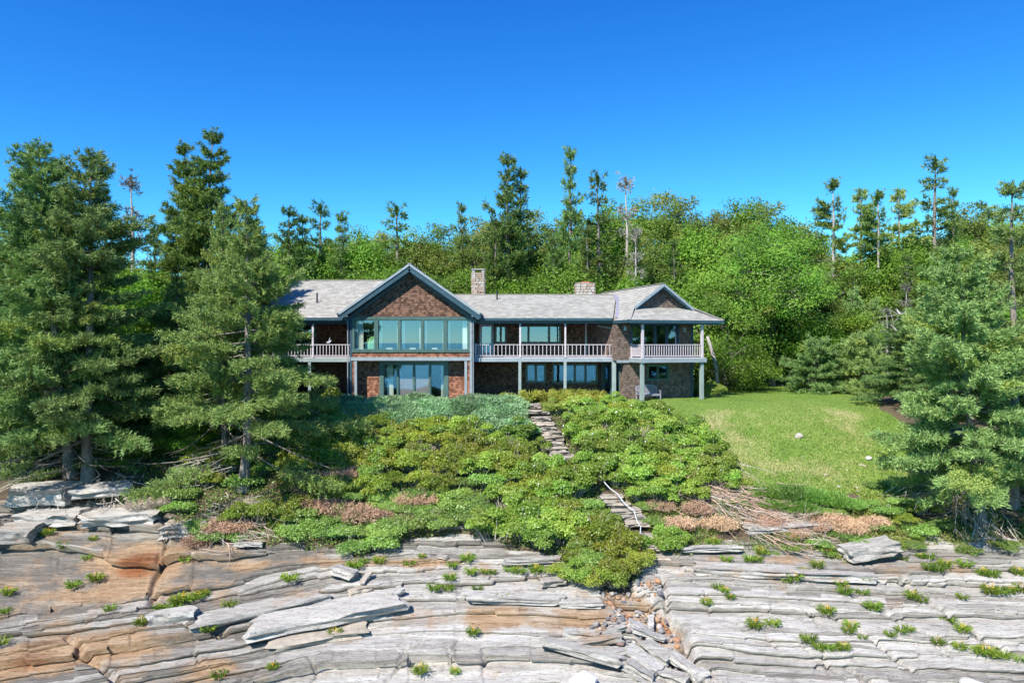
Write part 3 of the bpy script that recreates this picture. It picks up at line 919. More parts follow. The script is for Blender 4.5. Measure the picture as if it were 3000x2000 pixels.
# five windows in one band
for i, (a, b) in enumerate(gl):
    window(frG, a - GX0, b - GX0, ZS, ZH, [1], 'teal', 0.085, -0.05, depth=0.05, sash=0.035)
mb = MB(); fbox(mb, frG, 0.12, wt - 0.12, ZH + 0.1, ZH + 0.19, -0.02, 0.075); fbox(mb, frG, 0.1, wt - 0.1, ZS - 0.17, ZS - 0.085, 0.0, 0.085)
for i in range(4):
    m_ = (gl[i][1] + gl[i + 1][0]) / 2 - GX0
    if gl[i + 1][0] - gl[i][1] > 0.185: fbox(mb, frG, m_ - (gl[i + 1][0] - gl[i][1]) / 2 + .09, m_ + (gl[i + 1][0] - gl[i][1]) / 2 - .09, ZS - .06, ZH + .08, -.04, .03)
fbox(mb, frG, 0.1, gl[0][0] - GX0 - 0.09, ZS - .08, ZH + .1, 0.0, 0.04); fbox(mb, frG, gl[-1][1] - GX0 + 0.09, wt - 0.1, ZS - .08, ZH + .1, 0.0, 0.04)
hb(mb, 'window_trim', M['teal'])
mb = MB(); mb.box(GX0 + .02, GX1 - .02, GF - 0.075, GF + 0.2, 2.60, 2.815); hb(mb, 'belt_beam', M['slate'])
for x in (GX0, GX1):
    mb = MB(); s = 1 if x == GX0 else -1
    mb.box(min(x - s * .03, x + s * .11), max(x - s * .03, x + s * .11), GF - 0.055, GF + 0.1, 0.0, 5.35); hb(mb, 'corner_board', M['slate'] if s < 0 else M['navy'])
# ground floor: two narrow shingled cheeks, posts, and the recessed back wall
for a, b in ((GX0 + .1, GX0 + .24), (GX1 - .24, GX1 - .1)):
    wall((a, GF), (b, GF), 0, 2.6, [], 'cedar_red')
for x in (GX0 + 0.33, GX1 - 0.36): post(x, GF + 0.03, 0, 2.6, 0.16, 'slate')
RD = GF + 0.72
d0, d1 = -15 + .006424 * 1062, -15 + .006424 * 1662
w, frR = wall((GX0 + .24, RD), (GX1 - .24, RD), 0, 2.62, [(d0 - GX0 - .24, d1 - GX0 - .24, 0.08, 2.36)], 'cedar_red')
sl = window(frR, d0 - GX0 - .24, d1 - GX0 - .24, 0.1, 2.34, [1.0, 1.12, 1.12, 1.0], 'teal', 0.27, -0.05, 'sliding_door', depth=0.06, sash=0.05)
for k, x in enumerate((0.285, 0.51, 0.735)):
    hm = MB(); u = d0 - GX0 - .24 + (d1 - d0) * x; hm.tube([frR.p(u, 1.0, -.03), frR.p(u, 1.03, .02), frR.p(u, 1.22, .02), frR.p(u, 1.25, -.03)], [.012] * 4, 5); hb(hm, 'handle', M['brass'], sl)
for k in (1, 2):
    pm = MB(); wd = (d1 - d0); a = d0 - GX0 - .24 + wd * (1.0 + (k - 1) * 1.12) / 4.24; b = a + wd * 1.12 / 4.24
    fbox(pm, frR, a + .09, b - .09, .15, 2.29, -.10, -.097); hb(pm, 'insect_screen', M['screen'], sl)
mb = MB(); mb.box(GX0 + .24, GX1 - .24, GF + .21, RD + 0.2, 2.63, 2.8); hb(mb, 'recess_ceiling', M['navy'])
for x, s in ((GX0 + .24, -1), (GX1 - .24, 1)):
    mb = MB(); mb.box(min(x, x + s * .14), max(x, x + s * .14), GF + .17, RD - .002, 0, 2.62); hb(mb, 'recess_side', M['sheath'])
# side walls
wR, frS = wall((GX1, GF + .1), (GX1, 50.5), 0, 5.35, [(0.9, 3.1, ZS, ZH)], 'cedar_grey')
window(frS, 0.95, 3.05, ZS + .03, ZH - .03, [1, 1], 'teal', 0.1)
wall((GX0, 50.5), (GX0, GF + .1), 0, 5.35, [], 'cedar')
# roof slopes
sl_len = EV * math.sqrt(1 + GP * GP); zE = RIDGE_Z - GP * EV
FRONT = GF - 0.62
frl = Fr((RIDGE_X - EV, 54.6, zE), (0, -1, 0), (1, 0, GP)); frr = Fr((RIDGE_X + EV, FRONT, zE), (0, 1, 0), (-1, 0, GP))
rl = roof_face(frl, [(0, 0), (54.6 - FRONT, 0), (54.6 - FRONT, sl_len), (0, sl_len)])
rr = roof_face(frr, [(0, 0), (54.6 - FRONT, 0), (54.6 - FRONT, sl_len), (0, sl_len)])
mb = MB(); mb.bar((RIDGE_X, FRONT, RIDGE_Z + .02), (RIDGE_X, 54.6, RIDGE_Z + .02), 0.26, 0.035); hb(mb, 'ridge_cap', M['roof'], rr)
# rake boards: a pale outer board, a dark one set under it, soffit between
for s, par in ((-1, rl), (1, rr)):
    a = Vector((RIDGE_X + s * (EV + .01), FRONT - .03, zE - .10)); b = Vector((RIDGE_X, FRONT - .03, RIDGE_Z - .10))
    up = Vector((0, 0, 1))
    mb = MB(); mb.bar(a + Vector((0, 0, .03)), b + Vector((0, 0, .03)), 0.05, 0.13, up); hb(mb, 'rake_board', M['slate'], par)
    mb = MB(); mb.bar(a + Vector((0, .06, -.2)), b + Vector((0, .06, -.2)), 0.05, 0.32, up); hb(mb, 'rake_fascia', M['navy'], par)
    mb = MB(); mb.bar(a + Vector((0, .34, -.19)), b + Vector((0, .34, -.19)), 0.56, 0.02, up); hb(mb, 'soffit', M['navy'], par)
    mb = MB(); mb.bar(a + Vector((-s * .3, .56, -.40)), b + Vector((0, .56, -.40)), 0.06, 0.2, up); hb(mb, 'frieze_board', M['navy'], par)
    x = RIDGE_X + s * (EV + .06)
    mb = MB()
    mb.tube([(x, FRONT - .08, zE - .06), (x, 50.4 if s > 0 else 49.0, zE - .06)], [.07, .07], 8); hb(mb, 'gutter', M['navy'], par)
    mb = MB(); mb.box(min(x - s * .08, x - s * .58), max(x - s * .08, x - s * .58), FRONT + .02, GF + 0.6, zE - .22, zE - .17); hb(mb, 'eave_return', M['slate'], par)
    mb = MB(); mb.tube([(x, GF - .2, zE - .1), (x, GF - .16, zE - .22), (x - s * .32, GF - .1, zE - .34), (x - s * .5, GF - .09, zE - .5), (x - s * .5, GF - .09, .0)], [.036] * 5, 7)
    hb(mb, 'downspout', M['slate'], par)

# ---- left wing
LW = 49.4
wall((-18.0, LW), (GX0, LW), 0, 2.6, [(2.2, 4.0, .1, 2.2)], 'cedar_grey')
wU, frLU = wall((-18.0, LW), (GX0, LW), 2.6, 5.3, [(2.3, 4.5, 2.85, 4.9), (1.0, 1.7, 3.5, 4.8)], 'cedar')
window(frLU, 2.35, 4.45, 2.9, 4.85, [1, 1], 'teal', .09); window(frLU, 1.05, 1.65, 3.55, 4.75, [1], 'teal', .08)
fr_ = wall_frame((-18.0, LW), (GX0, LW)); window(fr_, 2.25, 3.95, .15, 2.15, [1, 1], 'teal', .09)
wall((-18, 57), (-18, LW), 0, 5.5, [], 'cedar_grey')
mb = MB(); mb.box(-18.1, GX0 - .05, 45.75, LW - .02, 2.70, 2.79); dk = hb(mb, 'deck', M['rail'])
mb = MB(); mb.box(-18.1, GX0 - .05, 45.62, 45.74, 2.50, 2.76); hb(mb, 'deck_beam', M['postgrey'], dk)
railing((-18.0, 45.72), (GX0 - .18, 45.72), 3.62, 2.87, .2)
post(GX0 - .13, 45.72, 2.78, 3.68, .11, 'rail')
for x in (-17.9, -15.2, -12.7): post(x, 45.72, 2.79, 5.15, .11, 'rail')
for x in (-17.9, -15.2, -12.9): post(x, 45.72, 0, 2.5, .16, 'postgrey')
mb = MB(); mb.box(-18.2, GX0 - .04, 45.62, 45.78, 4.92, 5.2); hb(mb, 'header_beam', M['navy'])
mb = MB(); mb.box(-18.2, GX0 - .04, 45.79, LW - .03, 5.0, 5.06); hb(mb, 'porch_ceiling', M['navy'])
LE, LR, LEZ, LRZ = 45.42, 52.0, 5.30, 8.22
sd = Vector((0, LR - LE, LRZ - LEZ)); Ls = sd.length
frL = Fr((-18.6, LE, LEZ), (1, 0, 0), sd)
rL = roof_face(frL, [(0, 0), (8.45, 0), (12.1, Ls), (0, Ls)])
frLb = Fr((-6.5, 2 * LR - LE, LEZ), (-1, 0, 0), (0, -(LR - LE), LRZ - LEZ)); mb = MB(); mb.prism([frLb.p(*q) for q in ((0, 0), (12.1, 0), (12.1, Ls), (0, Ls))], None, frLb.n * -.1); hb(mb, 'roof', M['roof'])
mb = MB(); mb.bar((-18.6, LR, LRZ + .02), (-6.8, LR, LRZ + .02), .26, .04); hb(mb, 'ridge_cap', M['roof'], rL)
mb = MB(); mb.bar((-18.6, LE - .02, LEZ - .09), (GX0 - .6, LE - .02, LEZ - .09), .05, .17); hb(mb, 'eave_fascia', M['navy'], rL)
wall((-18.0, 2 * LR - LE - .4), (-18.0, LE + .4), 5.3, 8, [], 'cedar_grey', [(0, 5.3), (2 * (LR - LE) - .8, 5.3), (LR - LE - .4, 8.05)])
mb = MB(); q = frL.p(5.6, 2.62) ; mb.tube([q + Vector((0, 0, -.1)), q + Vector((0, 0, .68))], [.055, .055], 10); hb(mb, 'vent_pipe', M['black'], rL)

# ---- middle wing
MW = 49.5
MX0, MX1 = GX1 + .02, 6.35
mu = lambda zx: -3.536 + .00802 * zx - MX0
ops = [(mu(165), mu(278), 2.8, 4.98), (mu(300), mu(388), 3.70, 4.86), (mu(505), mu(856), 3.70, 4.89), (mu(1074), mu(1192), 2.8, 5.0)]
wM, frM = wall((MX0, MW), (MX1, MW), 2.6, 5.35, ops, 'cedar')
door(frM, ops[0][0] + .03, ops[0][1] - .03, 2.82, 4.94)
window(frM, ops[1][0] + .03, ops[1][1] - .03, 3.74, 4.83, [1, 1], 'teal', .08)
window(frM, ops[2][0] + .03, ops[2][1] - .03, 3.74, 4.86, [.42, 1, .52], 'teal', .08)
door(frM, ops[3][0] + .03, ops[3][1] - .25, 2.82, 4.96)
mb = MB(); u = ops[3][1] - .04
fbox(mb, frM, u - .06, u, 2.84, 4.92, -.05, .5); dd = hb(mb, 'door', M['white'])      # second leaf standing open
hm = MB(); fbox(hm, frM, u - .075, u - .06, 3.75, 3.95, .4, .44); hb(hm, 'handle', M['black'], dd)
ml = lambda zx: -3.5 + .007935 * zx - MX0
ops2 = [(ml(568), ml(725), 1.02, 2.22), (ml(795), ml(1170), 0.98, 2.22)]
wm, frm = wall((MX0, 49.0), (MX1, 49.0), 0, 2.6, ops2, 'cedar')
window(frm, ops2[0][0] + .02, ops2[0][1] - .02, 1.04, 2.2, [1, 1], 'teal', .1)
window(frm, ops2[1][0] + .02, ops2[1][1] - .02, 1.0, 2.2, [1.05, .95, 1, 1], 'teal', .1)
mb = MB(); mb.box(MX0 + .03, 6.55, 45.72, MW - .02, 2.70, 2.79); dk = hb(mb, 'deck', M['rail'])
mb = MB(); mb.box(MX0 + .05, 6.5, 45.58, 45.71, 2.51, 2.755); hb(mb, 'deck_beam', M['slate'], dk)
mb = MB(); mb.box(MX0 + .05, 6.5, 45.86, MW - .1, 2.62, 2.69); hb(mb, 'joists', M['sheath'], dk)
PX = [.517, 3.396, 6.42]
xs = [MX0 + .22] + PX
for a, b in zip(xs[:-1], xs[1:]): railing((a + .05, 45.69), (b - .05, 45.69), 3.62, 2.87, .255)
railing((MX0 + .2, 47.6), (MX0 + .2, 45.75), 3.62, 2.87, .255)
post(MX0 + .2, 45.69, 2.78, 3.68, .1, 'rail'); post(6.42, 45.69, 2.78, 3.66, .1, 'rail')
for x in PX[:2]:
    post(x, 45.69, 2.79, 5.0, .105, 'rail'); post(x - .02, 45.66, 0, 2.51, .18, 'postgrey')
post(6.44, 45.62, 0, 2.51, .17, 'postgrey')
mb = MB(); mb.box(MX0, 6.6, 45.58, 45.74, 4.94, 5.2); hb(mb, 'header_beam', M['navy'])
mb = MB(); mb.box(MX0, 7.0, 45.75, MW - .03, 5.02, 5.08); hb(mb, 'porch_ceiling', M['navy'])
ME_, MR, MEZ, MRZ = 45.38, 51.0, 5.27, 7.12
sd = Vector((0, MR - ME_, MRZ - MEZ)); Ms = sd.length
frMr = Fr((-5.2, ME_, MEZ), (1, 0, 0), sd)
rM = roof_face(frMr, [(2.95, 0), (11.6, 0), (12.6, Ms), (0.8, Ms)])
fb = Fr((9.5, 2 * MR - ME_, MEZ), (-1, 0, 0), (0, -(MR - ME_), MRZ - MEZ)); mb = MB(); mb.prism([fb.p(*q) for q in ((0, 0), (14, 0), (14, Ms), (0, Ms))], None, fb.n * -.1); hb(mb, 'roof', M['roof'])
mb = MB(); mb.bar((-4.4, MR, MRZ + .02), (7.4, MR, MRZ + .02), .26, .04); hb(mb, 'ridge_cap', M['roof'], rM)
mb = MB(); mb.bar((-2.0, ME_ - .02, MEZ - .08), (6.3, ME_ - .02, MEZ - .08), .05, .15); hb(mb, 'eave_fascia', M['navy'], rM)
mb = MB(); q = frMr.p((1350 + 312 * .3401 - 1500) / FPX * 49.7 + 5.2, 4.55); mb.tube([q + Vector((0, 0, -.1)), q + Vector((0, 0, .62))], [.055, .055], 10); hb(mb, 'vent_pipe', M['black'], rM)

# ---- east pavilion, turned 17 degrees
PA = math.radians(17)
PC = Vector((11.75, 46.6, 0)); PU = Vector((math.cos(PA), math.sin(PA), 0)); PV = Vector((-math.sin(PA), math.cos(PA), 0))
def pv(u, v, z=0.0): return PC + PU * u + PV * v + Vector((0, 0, z))
def pw(u0, v0, u1, v1): return (tuple(pv(u0, v0)[:2]), tuple(pv(u1, v1)[:2]))
UL = -5.4
a, b = pw(UL, 0, 0, 0)
wP, frP = wall(a, b, 2.6, 5.15, [(UL * 0 + 1.0, 4.35, 2.84, 4.9)], 'cedar_grey')
window(frP, 1.05, 4.3, 2.88, 4.86, [.95, 1, 1, .9], 'navy', .1, -.05, 'sliding_door', sash=.07)
a, b = pw(UL, 6, UL, 0); wall(a, b, 2.6, 5.15, [], 'cedar_grey')
a, b = pw(0, 0, 0, 7); wall(a, b, 0, 5.15, [], 'cedar_grey')
a, b = pw(-4.9, 0, 0, 0)
uo = -4.9
wp, frp = wall(a, b, 0, 2.6, [(1.66, 3.12, 1.36, 2.28)], 'cedar_grey')
window(frp, 1.7, 3.08, 1.4, 2.24, [1, 1], 'teal', .1)
a, b = pw(-4.9, 3.9, -4.9, 0)
ws, frs = wall(a, b, 0, 2.6, [(.55, 3.3, .12, 2.45)], 'cedar_grey')
door(frs, .62, 1.9, .14, 2.42, 'teal', 'teal', stile=.16, c=.07); window(frs, 2.1, 3.2, .2, 2.4, [1], 'teal', .08)
for u, z0, z1 in ((-.03, 0, 2.55), (-.03, 2.7, 5.0)):
    mb = MB(); f = wall_frame(pv(u - .12, 0)[:2], pv(u + .05, 0)[:2]); fbox(mb, f, 0, .17, z0, z1, 0, .05); hb(mb, 'corner_board', M['navy'])
# deck
mb = MB(); f = Fr(pv(-4.5, -1.56), PU, (0, 0, 1)); fbox(mb, f, 0, 4.45, 2.70, 2.79, -1.54, 0.0); dk = hb(mb, 'deck', M['rail'])
mb = MB(); fbox(mb, f, -.02, 4.5, 2.50, 2.755, .0, .10); hb(mb, 'deck_beam', M['slate'], dk)
f2 = Fr(pv(-4.52, -.05), PV * -1, (0, 0, 1)); mb = MB(); fbox(mb, f2, 0, 1.5, 2.50, 2.755, .0, .08); hb(mb, 'deck_beam', M['slate'], dk)
f3 = Fr(pv(-5.42, 0), PU, (0, 0, 1)); mb = MB(); fbox(mb, f3, 0, .95, 2.46, 2.62, .0, .09); hb(mb, 'deck_beam', M['slate'], dk)
L = lambda u, v: tuple(pv(u, v)[:2])
railing(L(-4.33, -1.5), L(-.33, -1.5), 3.62, 2.87, .165)
railing(L(-4.42, -.08), L(-4.42, -1.42), 3.62, 2.87, .135)
post(*L(-4.42, -.06), 2.78, 3.68, .1, 'rail', PA)
for u in (-4.4, -.25):
    post(*L(u, -1.5), 2.79, 5.0, .14, 'rail', PA); post(*L(u, -1.46), 0, 2.5, .20, 'postgrey', PA)
mb = MB(); fbox(mb, Fr(pv(-5.3, -1.58), PU, (0, 0, 1)), 0, 6.3, 4.86, 5.02, 0, .14); hb(mb, 'header_beam', M['navy'])
EU0, EU1, EVV, EZ = -5.44, 1.18, -1.78, 5.10
CU, RZp = -2.13, 7.50
k = (RZp - EZ) / (CU - EU0)
mb = MB(); c4 = [pv(EU0 + .05, EVV + .05, 5.02), pv(EU1 - .05, EVV + .05, 5.02), pv(EU1 - .05, 6, 5.02), pv(EU0 + .05, 6, 5.02)]; mb.prism(c4, None, Vector((0, 0, .03))); hb(mb, 'porch_ceiling', M['navy'])
hu = 1.22; hz = EZ + k * hu; hs = hu * math.sqrt(1 + k * k); St = (CU - EU0) * math.sqrt(1 + k * k)
B = 9.5
fl = Fr(pv(EU0, B, EZ), PV * -1, PU + Vector((0, 0, k)))
vb = lambda v: B - v
rPl = roof_face(fl, [(0, 0), (vb(EVV), 0), (vb(.1), hs), (vb(-.05), hs), (vb(-.05), St), (0, St)])
frr2 = Fr(pv(EU1, EVV, EZ), PV, PU * -1 + Vector((0, 0, k)))
rPr = roof_face(frr2, [(0, 0), (B - EVV, 0), (B - EVV, St), (-.05 - EVV, St), (-.05 - EVV, hs), (.1 - EVV, hs)])
ks = (hz - EZ) / (.38 - EVV); ss = math.hypot(hz - EZ, .38 - EVV)
fs = Fr(pv(EU0, EVV, EZ), PU, PV + Vector((0, 0, ks)))
rPf = roof_face(fs, [(0, 0), (EU1 - EU0, 0), (EU1 - EU0 - hu - .12, ss), (hu + .12, ss)])
gw2 = 2 * (CU - EU0 - hu)
a, b = pw(CU - gw2 / 2, .34, CU + gw2 / 2, .34)
wall(a, b, hz - .1, RZp, [], 'cedar_grey', [(0, hz - .1), (gw2, hz - .1), (gw2 / 2, RZp - .12)], name='gable_wall')
for s in (-1, 1):
    p0_ = pv(CU + s * (gw2 / 2 + .1), -.10, hz - .08 - .07); p1_ = pv(CU, -.10, RZp - .09); par = rPl if s < 0 else rPr
    mb = MB(); mb.bar(p0_, p1_, .05, .15); hb(mb, 'rake_board', M['slate'], par)
    mb = MB(); mb.bar(p0_ + PV * .06 + Vector((0, 0, -.14)), p1_ + PV * .06 + Vector((0, 0, -.14)), .05, .14); hb(mb, 'rake_fascia', M['navy'], par)
    mb = MB(); mb.bar(p0_ + PV * .25 + Vector((0, 0, -.12)), p1_ + PV * .25 + Vector((0, 0, -.12)), .36, .02); hb(mb, 'soffit', M['navy'], par)
    c0 = pv(EU0 if s < 0 else EU1, EVV, EZ + .03); c1 = pv(CU + s * gw2 / 2, .1, hz + .035)
    mb = MB(); mb.bar(c0, c1, .22, .03); hb(mb, 'hip_cap', M['roof'], par)
mb = MB(); mb.bar(pv(CU, -.05, RZp + .02), pv(CU, B, RZp + .02), .26, .04); hb(mb, 'ridge_cap', M['roof'], rPr)
for c0, c1 in (((EU0, EVV), (EU1, EVV)), ((EU0, EVV), (EU0, 2.4)), ((EU1, EVV), (EU1, B))):
    mb = MB(); mb.bar(pv(*c0, EZ - .09), pv(*c1, EZ - .09), .07, .16); hb(mb, 'gutter', M['navy'], rPf)
# valley flashing between the middle roof and the pavilion roof
vp = []
for s_ in np.linspace(0, Ms, 6):
    lo, hi = 5.0, 12.5
    for _ in range(40):
        m_ = (lo + hi) / 2; q = frMr.p(m_, s_)
        rel = Vector((q.x, q.y, 0)) - PC; uu = rel.dot(PU)
        if EZ + k * (uu - EU0) < q.z: lo = m_
        else: hi = m_
    vp.append(frMr.p(lo, s_) + Vector((0, -.02, .03)))
mb = MB()
for q0, q1 in zip(vp[:-1], vp[1:]): mb.bar(q0, q1, .30, .02)
hb(mb, 'valley_flashing', M['lead'], rPl)
q = pv(EU0, 2.0, EZ - .12)
mb = MB(); mb.tube([q + Vector((-.35, -.25, -.02)), q + Vector((-.33, -.3, -.18)), q + Vector((.1, -.9, -.28)), Vector((6.57, 45.5, 4.6)), Vector((6.57, 45.5, 0.0))], [.045] * 5, 8); hb(mb, 'downspout', M['postgrey'], rPl)
# patio slab and doorstep
mb = MB(); fbox(mb, Fr(pv(-5.6, 0), PU, (0, 0, 1)), 0, 5.5, -.25, .06, -1, 1.62); hb(mb, 'patio_slab', M['concrete'])
mb = MB(); mb.box(5.9, 7.0, 45.9, 47.6, -.2, .15); hb(mb, 'door_step', M['concrete'])
# floors and inner walls
mb = MB(); mb.box(GX0 + .2, GX1 - .2, RD + .25, 54, 2.5, 2.84); mb.box(-17.8, GX0 - .2, LW + .2, 57, 2.5, 2.82); mb.box(GX1 + .2, 6.2, MW + .2, 55.5, 2.5, 2.82); hb(mb, 'floor', M['floorwood'])
mb = MB(); mb.prism([pv(UL + .2, .2, 2.5), pv(-.2, .2, 2.5), pv(-.2, 6.8, 2.5), pv(UL + .2, 6.8, 2.5)], None, Vector((0, 0, .3))); hb(mb, 'floor', M['floorwood'])
mb = MB(); mb.box(-17.8, 11, 56.2, 56.4, 0, 5.25); mb.box(GX0 + .2, GX1 - .2, 52.2, 52.35, 0, 5.3); hb(mb, 'inner_wall', M['plaster'])
mb = MB(); mb.box(GX0 + .17, GX1 - .17, GF + .2, 52.2, 5.26, 5.32); mb.box(GX1 + .2, 6.2, MW + .2, 55, 5.1, 5.16); mb.box(-17.8, GX0 - .2, LW + .2, 56, 5.1, 5.16); hb(mb, 'ceiling', M['plaster'])
mb = MB(); mb.box(-17.9, 6.3, RD + .3, 56.2, -.1, .05); hb(mb, 'ground_floor', M['floorwood'])
for x in (-4.9, -8.0): pass

# ---- chimneys laid stone by stone
def chimney(x0, x1, y0, y1, z0, z1, rows, seed, cap):
    rg = np.random.default_rng(seed)
    core = MB(); core.box(x0 + .04, x1 - .04, y0 + .04, y1 - .04, z0, z1); ch = hb(core, 'chimney', M['mortar'])
    def stone(cx, cy, cz, lx, ly, lz, rz):
        mb = MB(); V = []
        for i, j, k_ in ((-1, -1, -1), (1, -1, -1), (1, 1, -1), (-1, 1, -1), (-1, -1, 1), (1, -1, 1), (1, 1, 1), (-1, 1, 1)):
            V.append((i * lx / 2 * (1 - .1 * rg.random()), j * ly / 2 * (1 - .12 * rg.random()), k_ * lz / 2 * (1 - .12 * rg.random())))
        mb.add(V, [(3, 2, 1, 0), (4, 5, 6, 7), (0, 1, 5, 4), (1, 2, 6, 5), (2, 3, 7, 6), (3, 0, 4, 7)])
        o = bevelled(mb, 'stone', M['chimstone'], ch, .018); o.location = Vector((cx, cy, cz)) - HOFF; o.rotation_euler = (0, 0, rz)
    z = z0
    while z < z1 - .04:
        h = min((z1 - z), (z1 - z0) / rows * (.75 + .5 * rg.random()))
        for (a0, a1, fixed, axis) in ((x0, x1, y0, 0), (y0, y1, x0, 1), (y0, y1, x1, 1), (x0, x1, y1, 0)):
            u = a0
            while u < a1 - .03:
                w_ = min(a1 - u, .2 + .28 * rg.random())
                if a1 - u - w_ < .1: w_ = a1 - u
                pr = .02 * rg.random()
                if axis == 0: stone(u + w_ / 2, fixed + (pr if fixed == y1 else -pr), z + h / 2, w_ - .012, .1, h - .014, 0)
                else: stone(fixed + (pr if fixed == x1 else -pr), u + w_ / 2, z + h / 2, .1, w_ - .012, h - .014, 0)
                u += w_
        z += h
    if cap == 'table':
        for ex in (x0, x1 - .2):
            mb = MB(); mb.box(ex, ex + .2, y0 - .01, y1 + .01, z1, z1 + .2); hb(mb, 'cap_pier', M['concrete'], ch)
        mb = MB(); mb.box(x0 - .05, x1 + .05, y0 - .06, y1 + .06, z1 + .2, z1 + .27); hb(mb, 'cap', M['concrete'], ch)
    else:
        mb = MB(); mb.box(x0 + .4, x1 - .35, y0 + .25, y1 - .25, z1, z1 + .12); hb(mb, 'flue', M['brick'], ch)
    return ch
chimney(-2.86, -1.98, 51.25, 52.1, 6.95, 8.72, 12, 3, 'table')
chimney(4.62, 5.95, 51.6, 52.7, 6.9, 8.02, 5, 4, 'flue')

# ================================================================ things in and on the house
def curtain(x0, x1, y, z0, z1, label, flare=0.0):
    n = 26; V = []; F = []
    for k_, z in enumerate(np.linspace(z0, z1, 7)):
        fl_ = flare * (1 - k_ / 6)
        for i in range(n):
            tt = i / (n - 1)
            V.append((x0 + (x1 - x0 + fl_) * tt, y + .045 * math.sin(tt * 30 + .4 * math.sin(k_)), z))
    for j in range(6):
        for i in range(n - 1): F.append((j * n + i, j * n + i + 1, (j + 1) * n + i + 1, (j + 1) * n + i))
    cx = (x0 + x1) / 2
    me = mesh_from('curtain', [(v[0] - cx, v[1] - y, v[2] - z0) for v in V], F, M['curtain'], None, True)
    o = link('curtain', me, None, (cx, y, z0))
    return tag(o, label, 'curtain', 'pale curtains behind the glass')
yc = GF + .32
gw_ = lambda a: -15 + .006424 * a
for a, b, lb in ((798, 872, 'wide pale curtain beside the green armchair in the upper window band'), (978, 996, 'narrow pale curtain edge between first and second upper windows'),
             (1030, 1060, 'pale curtain at the second pane of the window band, chair side'), (1205, 1225, 'thin pale curtain strip between second and third upper windows'),
             (1250, 1282, 'pale curtain on the chair side of the middle upper window'), (1424, 1448, 'pale curtain on the porch side of the middle upper window'),
             (1474, 1500, 'pale curtain on the chair side of the fourth upper window'), (1652, 1668, 'thin pale curtain on the porch side of the fourth upper window'),
             (1703, 1728, 'pale curtain on the chair side of the last upper window'), (1848, 1903, 'wide pale curtain at the porch end of the upper window band')):
    curtain(gw_(a), gw_(b), yc, ZS - .3, ZH + .05, lb)
curtain(gw_(1082), gw_(1140), RD + .4, .12, 2.3, 'pale curtain behind the sliding door, on its chimneyless tree side', .06)
curtain(gw_(1625), gw_(1652), RD + .4, .12, 2.3, 'narrow pale curtain behind the sliding door beside the porch end', .05)

# green wing chair seen through the first window
ch = empty('armchair', (gw_(945), GF + 1.1, 2.84), math.radians(200))
tag(ch, 'bright green high backed wing chair behind the first upper window', 'armchair')
def soft(name, x0, x1, y0, y1, z0, z1, mat, par, w=.05):
    mb = MB(); mb.box(x0, x1, y0, y1, z0, z1); return bevelled(mb, name, mat, par, w)
soft('seat', -.34, .34, -.36, .3, .2, .48, M['greenfabric'], ch)
mb = MB(); mb.prism([(-.37, .3, .2), (.37, .3, .2), (.37, .36, .95), (.3, .42, 1.2), (.12, .44, 1.28), (-.12, .44, 1.28), (-.3, .42, 1.2), (-.37, .36, .95)], None, (0, .12, 0)); bevelled(mb, 'backrest', M['greenfabric'], ch, .03)
for s in (-1, 1):
    mb = MB(); x = .36 * s; mb.prism([(x, -.36, .2), (x, .34, .2), (x, .42, 1.15), (x, .2, 1.05), (x, .05, .66), (x, -.36, .6)], None, (.07 * s, 0, 0)); bevelled(mb, 'wing', M['greenfabric'], ch, .02)
for i in (-.28, .28):
    for j in (-.3, .3): mb = MB(); mb.tube([(i, j, .2), (i, j, 0)], [.03, .02], 6); mb.build('leg', M['floorwood'], ch)
# cushions/boxes on the sill
for a, b, lb in ((1098, 1158, 'low cream box on the sill of the second upper window'), (1328, 1385, 'low cream box on the sill of the middle upper window'), (1548, 1600, 'low cream box on the sill of the fourth upper window')):
    mb = MB(); mb.box(-(gw_(b) - gw_(a)) / 2, (gw_(b) - gw_(a)) / 2, -.1, .1, 0, .09)
    mb.box(-(gw_(b) - gw_(a)) / 2 - .012, (gw_(b) - gw_(a)) / 2 + .012, -.112, .112, .0905, .115)
    o = bevelled(mb, 'sill_box', M['curtain'], None, .008, ((gw_(a) + gw_(b)) / 2, GF + .42, ZS - .02)); tag(o, lb, 'box', 'boxes along the sill')
mb = MB(); mb.box(gl[0][0], gl[-1][1], GF + .17, GF + .56, ZS - .09, ZS - .02); hb(mb, 'window_seat', M['plaster'])

# wall lanterns
def lantern(p, n, label):
    rz = math.atan2(n.y, n.x) + math.pi / 2
    e = empty('wall_lantern', p, rz); tag(e, label, 'lantern')
    mb = MB(); mb.box(-.06, .06, -.015, 0, -.13, .17); mb.build('back_plate', M['white'], e)
    mb = MB(); mb.tube([(0, -.015, .1), (0, -.09, .13), (0, -.09, .09)], [.012] * 3, 6); mb.build('arm', M['white'], e)
    mb = MB()
    for i, j in ((-1, -1), (1, -1), (1, 1), (-1, 1)): mb.box(i * .06 - .006, i * .06 + .006, -.09 + j * .06 - .006, -.09 + j * .06 + .006, -.12, .06)
    mb.box(-.066, .066, -.156, -.024, -.135, -.12); mb.build('cage', M['white'], e)
    mb = MB(); V = [(-.08, -.17, .06), (.08, -.17, .06), (.08, -.016, .06), (-.08, -.016, .06), (0, -.09, .13)]; mb.add(V, [(3, 2, 1, 0), (0, 1, 4), (1, 2, 4), (2, 3, 4), (3, 0, 4)]); mb.build('roof_cap', M['white'], e)
    mb = MB(); mb.box(-.05, .05, -.14, -.04, -.118, .058); mb.build('glass', M['glass'], e)
lantern(frP.p(.52, 4.62, .03), frP.n, 'small white wall lantern on the balcony wall between downspout and dark sliding doors')
lantern(frP.p(4.75, 4.55, .03), frP.n, 'small white wall lantern on the balcony wall beside its outer corner board')
